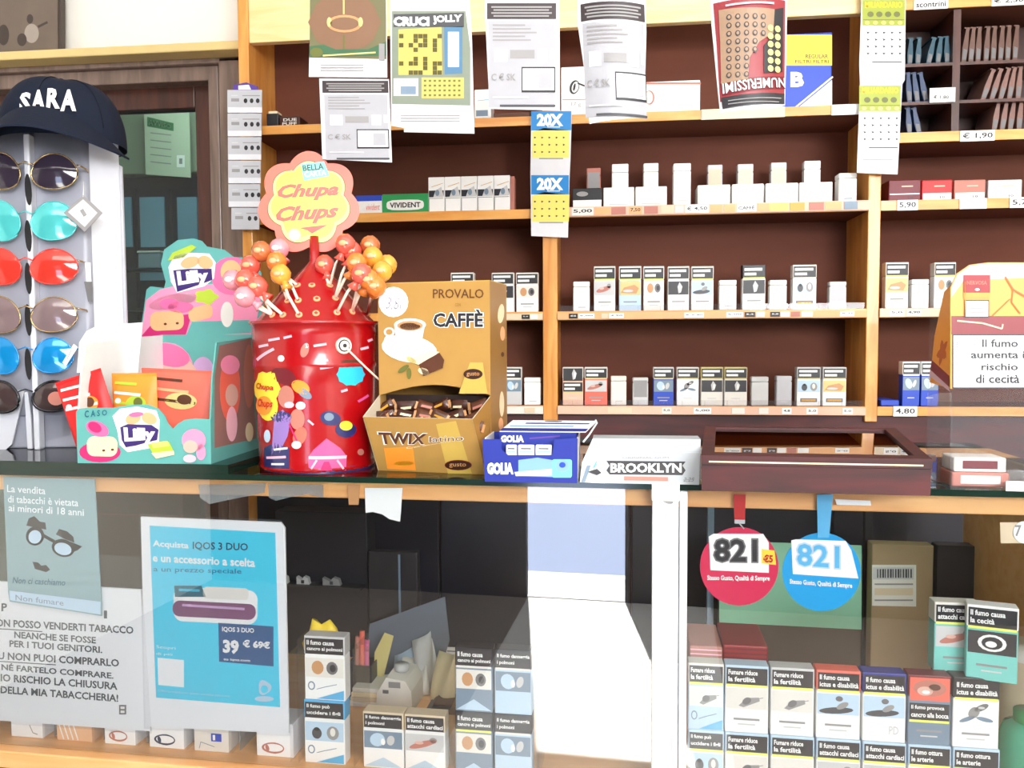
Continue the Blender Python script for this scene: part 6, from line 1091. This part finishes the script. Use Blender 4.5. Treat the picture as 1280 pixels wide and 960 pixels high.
for ch, x0, x1, y0, y1 in (('S', 27, 41, 117, 141), ('A', 41, 58, 114, 138), ('R', 60, 77, 112, 137), ('A', 77, 97, 114, 140)): lettering(p, ch, (x0, y0, x1, y1), 'white', .045, .12)
p.build('embroidered_name', t)

# ------------------------------------------------------------ hanging tickets
YH = 1.15; ZR = 2.02
rod = thing('ceiling_rail', 'metal rail above the counter from which the tickets hang', 'rail', (.1, YH+.006, ZR)); MB().tube([(-.9, 0, 0), (1.1, 0, 0)], .006, 'silver', 10).build('bar', rod); MB().tube([(-.8, 0, 0), (-.8, 0, .83)], .002, 'silver', 6).build('hanger', rod); MB().tube([(1.0, 0, 0), (1.0, 0, .83)], .002, 'silver', 6).build('hanger', rod)
mat('ticket_white', (222, 222, 226), rough=.35); mat('ticket_grey', (172, 172, 178), rough=.35); mat('ticket_dark', (58, 48, 52), rough=.4)
def ticket(name, lb, pts, Y, m='ticket_white', curve=0, group=None, wrapy=None):
    x0 = sum(q[0] for q in pts)/len(pts); yb = max(q[1] for q in pts); P = at_y(x0, yb, Y); t = thing(name, lb, 'ticket', P, 0, group); S = surf(t)
    c2 = [S(*q) for q in pts]; xs = [q[0] for q in c2]; xm = (min(xs)+max(xs))/2; hw = (max(xs)-min(xs))/2; f = lambda x, z, o: (x, -curve*(1-((x-xm)/hw)**2)-o, z)
    pr = Print(S, fn=f, step=.0003); pr.L = 0; pr.curved = bool(curve)
    pr.poly(pts, m); n0 = len(pr.mb.v)
    bk = Print(S, fn=lambda x, z, o: (x, f(x, z, 0)[1]+.0006, z)); bk.curved = bool(curve); bk.poly(pts, m); pr.mb.add(bk.mb.v, [tuple(reversed(q)) for q in bk.mb.f], m)
    # edge band
    E = []; 
    for (ax, az), (bx_, bz) in zip(c2, c2[1:]+c2[:1]):
        n = 8 if curve else 1
        for k in range(n):
            u0, u1 = k/n, (k+1)/n; A_ = (ax+(bx_-ax)*u0, az+(bz-az)*u0); B_ = (ax+(bx_-ax)*u1, az+(bz-az)*u1); a1, b1 = f(*A_, 0), f(*B_, 0)
            pr.mb.add([a1, b1, (b1[0], b1[1]+.0006, b1[2]), (a1[0], a1[1]+.0006, a1[2])], [(0, 1, 2, 3)], m)
    pr.mb.build('sheet', t); q = Print(S, fn=f, step=.0008 if curve else .0003); q.curved = bool(curve); return t, q
def back_print(q, x0, y0, x1, y1, sk=0):
    """grey back of a scratch ticket inside the box (sheared sk)"""
    W_, H_ = x1-x0, y1-y0; F = lambda a, b: (x0+W_*a+sk*b, y0+H_*b); R = lambda a, b, c, d, m: q.poly([F(a, b), F(c, b), F(c, d), F(a, d)], m)
    R(.02, .0, .98, .15, 'ticket_dark'); R(.04, .17, .96, .98, 'ticket_grey'); q.up()
    for k in range(4): R(.08+.03*(k % 2), .03+k*.028, .92-.04*(k % 2), .045+k*.028, 'grey')
    for k in range(5): R(.1, .2+k*.035, .55+.08*(k % 3), .215+k*.035, 'grey')
    R(.12, .42, .3, .55, 'ticket_white'); R(.72, .42, .86, .55, 'ticket_white'); R(.34, .44, .68, .52, 'grey'); R(.9, .42, .96, .52, 'lightgrey')
    R(.5, .6, .97, .84, 'ink'); q.up(); R(.515, .615, .955, .82, 'ticket_white'); q.up(); R(.56, .65, .7, .8, 'lightgrey'); R(.74, .65, .92, .8, 'ticket_grey')
    lettering(q, 'C € SK', [F(.08, .66), F(.42, .66), F(.42, .73), F(.08, .73)], 'grey', .02); R(.1, .88, .6, .895, 'lightgrey'); R(.2, .955, .97, .975, 'darkgrey')
GT = 'scratch tickets hanging over the counter'
def ystr(y): return y
# football ticket
t, q = ticket('scratch_ticket', 'brown and green football pitch ticket with white foot, leftmost of the hanging tickets', [(390, -70), (483, -70), (484, 97), (386, 96)], YH, 'ticket_white', 0, GT)
mat('pitch_brown', (132, 98, 74), rough=.4); mat('pitch_green', (62, 104, 72), rough=.4); mat('ticket_olive', (112, 108, 74), rough=.4)
q.poly([(388, -70), (482, -70), (483, 74), (387, 72)], 'ticket_olive'); q.up(); q.ell(431, 28, 44, 37, 'pitch_brown', 0, fnr=lambda a: 1+.04*math.cos(8*a)); q.up(); q.poly([(387, 58), (405, 56), (420, 62), (460, 62), (483, 52), (483, 70), (387, 71)], 'pitch_green'); q.up(); q.line([(430, -10), (430, 18)], 2, 'sand'); q.line([(430, 44), (430, 62)], 2, 'olive'); q.ell(431, 30, 22, 11, 'tan'); q.up(); q.ell(431, 30, 18, 8, 'pitch_brown'); q.ell(412, 28, 3, 6, 'sand').ell(451, 28, 3, 6, 'sand'); q.ell(396, 66, 8, 6, 'olive'); q.line([(404, 70), (470, 66)], 2, 'sand'); q.rect(474, 55, 481, 76, 'grey')
for k in range(3): q.rect(401, 81+k*3.4, 455, 82.2+k*3.4, 'grey')
q.build('print', t)
t, q = ticket('scratch_ticket', 'grey reverse of a ticket hanging below the football ticket', [(399, 98), (486, 99), (490, 203), (403, 199)], YH-.002, 'ticket_white', 0, GT); back_print(q, 401, 101, 487, 202, 3); q.build('print', t)
# crossword ticket
t, q = ticket('scratch_ticket', 'crossword scratch ticket with yellow grid and blue column', [(487, -70), (583, -70), (590, 50), (593, 167), (505, 165), (505, 160), (489, 157)], YH+.004, 'ticket_white', 0, GT)
mat('cross_yellow', (196, 182, 96), rough=.4); mat('cross_dark', (84, 78, 26), rough=.4); mat('cross_sky', (78, 122, 156), rough=.35); mat('cross_base', (128, 138, 122), rough=.4)
q.poly([(490, 14), (582, 14), (588, 60), (588, 132), (490, 130)], 'cross_base'); q.rect(500, -20, 572, -4, 'lightgrey'); q.up(); q.poly([(492, 18), (580, 16), (580, 34), (492, 34)], 'darkgrey'); q.poly([(498, 37), (552, 34), (553, 94), (498, 94)], 'cross_yellow'); q.poly([(555, 34), (578, 33), (578, 92), (556, 93)], 'cross_sky'); q.rect(492, 98, 523, 120, 'lightgrey'); q.rect(527, 97, 580, 123, 'cross_yellow'); q.up()
rnd = random.Random(21)
for r in range(10):
    for c in range(9):
        if (r*c*7+r*3+c*5) % 5 in (1, 3, 4) and (r % 2 == 1 or c % 2 == 1): q.rect(499+c*6, 37+r*5.7, 504.5+c*6, 42.4+r*5.7, 'cross_dark')
for r in range(4):
    for c in range(8): q.rect(530+c*6.1, 100+r*6, 533+c*6.1, 102.5+r*6, 'olive')
q.rect(501, 108, 520, 118, 'steel'); q.rect(560, 40, 574, 84, 'paleblue'); lettering(q, 'CRUCI', [(492, 21), (537, 21), (537, 33), (492, 33)], 'white', .06); lettering(q, 'JOLLY', [(540, 20), (578, 18), (577, 30), (542, 31)], 'white', .05)
for k in range(3): q.rect(501, 144+k*3.5, 575, 145.2+k*3.5, 'grey')
q.build('print', t)
# grey reverses
t, q = ticket('scratch_ticket', 'flat grey ticket reverse with dark band, hanging straight above the blue 20x strip', [(606, -70), (699, -70), (700, 138), (612, 136), (606, 10)], YH, 'ticket_white', 0, GT); back_print(q, 607, 4, 697, 137); q.build('print', t)
t, q = ticket('scratch_ticket', 'curled grey ticket reverse with dark band, right of the straight one', [(721, -70), (805, -70), (808, 40), (805, 148), (737, 157), (732, 100), (722, 30)], YH-.006, 'ticket_white', .014, GT); back_print(q, 724, 7, 807, 152, 5); q.build('print', t)
# red number ticket, hanging upside down
t, q = ticket('scratch_ticket', 'curved red and beige number ticket hanging upside down before the yellow filter box', [(887, -70), (985, -70), (983, 60), (981, 132), (960, 139), (899, 143), (895, 100), (889, 30)], YH-.004, 'ticket_white', .016, GT)
mat('num_rose', (150, 50, 56), rough=.35); mat('num_beige', (160, 130, 104), rough=.4)
q.poly([(891, 6), (981, 2), (980, 128), (899, 130), (895, 60)], 'num_rose'); q.up(); q.poly([(900, 125), (980, 118), (980, 131), (902, 139)], 'ink'); q.poly([(899, 107), (980, 97), (981, 112), (901, 123)], 'maroon'); q.up(); q.poly([(897, 16), (966, 16), (966, 44), (946, 58), (934, 78), (932, 104), (900, 108), (899, 60)], 'num_beige'); q.poly([(966, 16), (978, 12), (977, 92), (952, 96), (952, 62), (964, 48)], 'ink'); q.up()
for r in range(8):
    for c in range(5 if r < 2 else (5 if r < 3 else 4 if r < 5 else 3)): q.ell(909+c*10.5, 27+r*10.2, 3.2, 3.6, 'darkgrey'); q.up().ell(909+c*10.5, 27+r*10.2, 1.8, 2.2, 'num_beige'); q.L -= 1
for r in range(6):
    for c in range(2 if r < 4 else 2): q.ell(960.5+c*9.5, 40+r*10, 3.8, 4, 'sand')
q.line([(905, 12), (965, 9)], 2.5, 'palepink'); q.line([(908, 130), (975, 125)], 1.2, 'grey'); q.line([(908, 134), (972, 130)], 1.2, 'grey'); lettering(q, 'NUMERISSIMI', [(901, 108), (980, 99), (981, 111), (902, 121)], 'white', .015, 0, True); q.build('print', t)
# strips
GS = 'lottery strips hung on the shelf uprights'
mat('strip_blue', (26, 132, 206), rough=.35); mat('strip_lime', (160, 172, 44), rough=.35)
YS2 = YS-.012
t, q = ticket('lottery_strip', 'blue and yellow 20x lottery strip taped to the middle upright', [(664, 139), (715, 138), (713, 200), (712, 222), (710, 297), (664, 295), (663, 220), (664, 140)], YS2, 'ticket_white', 0, GS)
for y0 in (139, 219):
    q.rect(664, y0, 714 if y0 < 200 else 711, y0+24, 'strip_blue'); q.poly([(665, y0+26), (680, y0+21), (712, y0+24), (711, y0+58), (665, y0+58)], 'sign_cream'); q.up(); lettering(q, '20X', (671, y0+3, 704, y0+19), 'white', .06)
    for r in range(3):
        for c in range(5): q.poly([(669+c*9-1.3, y0+33+r*9-1.3), (669+c*9+1.5, y0+33+r*9), (669+c*9-1.3, y0+33+r*9+1.5)], 'ink')
    q.rect(674, y0+58.5, 704, y0+60, 'grey'); q.rect(684, y0+19, 700, y0+20.5, 'paleblue'); q.L = 1
q.rect(664, 200, 712, 217, 'ticket_white'); q.build('print', t)
t, q = ticket('lottery_strip', 'lime green and white lottery strip hanging at the right upright', [(1079, -60), (1133, -60), (1131, 100), (1128, 105), (1122, 218), (1071, 216), (1075, 104), (1074, 80)], YS2-.004, 'ticket_white', 0, GS)
for y0, x0, w_ in ((0, 1078, 53), (107, 1074, 52)):
    q.rect(x0, y0, x0+w_, y0+32, 'strip_lime'); q.up(); lettering(q, 'MILIARDARIO', (x0+3, y0+2, x0+w_-3, y0+10), 'sign_yellow', .05); 
    for c in range(4): q.ell(x0+10+c*11, y0+18, 4, 3.5, 'olive'); 
    for c in range(5): q.ell(x0+6+c*10.2, y0+28.5, 3, 2.4, 'sign_cream')
    q.rect(x0+1, y0+24.5, x0+w_-1, y0+25.3, 'olive')
    for r in range(4):
        for c in range(5): q.poly([(x0+7+c*10-2, y0+41+r*8.7-1.5), (x0+7+c*10+2, y0+41+r*8.7-.5), (x0+7+c*10-.5, y0+41+r*8.7+1.6)], 'darkgrey')
    q.rect(x0+12, y0+77, x0+w_-4, y0+78.3, 'darkgrey'); q.L = 1
q.rect(1078, 199, 1116, 200, 'grey'); q.build('print', t)
# strip of small packets
P = at_y(306, 290, YS-.02); t = thing('packet_strip', 'hanging strip of six small grey packets with dark dots at the left upright', 'strip', P, 0); S = surf(t)
MB().prism([S(291, 114), S(292, 106), S(308, 103), S(322, 108), S(323, 114)], 0, .002, 'purple').build('hang_tab', t); q = Print(S); q.poly([(298, 107), (311, 106), (314, 112), (298, 112)], 'white'); q.build('tab_print', t)
for k in range(6):
    y0 = 113+k*29.4; x0, x1 = (285+.3*k, 328-.5*k) if k < 5 else (290, 325); h_ = 29 if k < 5 else 28
    o = MB().prism([S(x0, y0), S(x1, y0), S(x1-.5, y0+h_-1), S(x0, y0+h_-1)], -.003, .0, 'silver').build('packet', t); q = Print(surf(t, -.003), fn=lambda x, z, o: (x, -.003-o, z)); q.curved = False
    if k < 5: q.rect(x0, y0+h_-8, x1-.5, y0+h_-1, 'ticket_white')
    for c in range(3): q.ell(x0+22+c*7.6, y0+13, 2.3, 3, 'ink')
    q.rect(x0+18, y0+6, x1-3, y0+7.2, 'grey'); q.rect(x0+4, y0+6, x0+12, y0+7, 'lightgrey'); q.rect(x0+4, y0+10, x0+14, y0+14, 'grey'); q.build('packet_print', o)
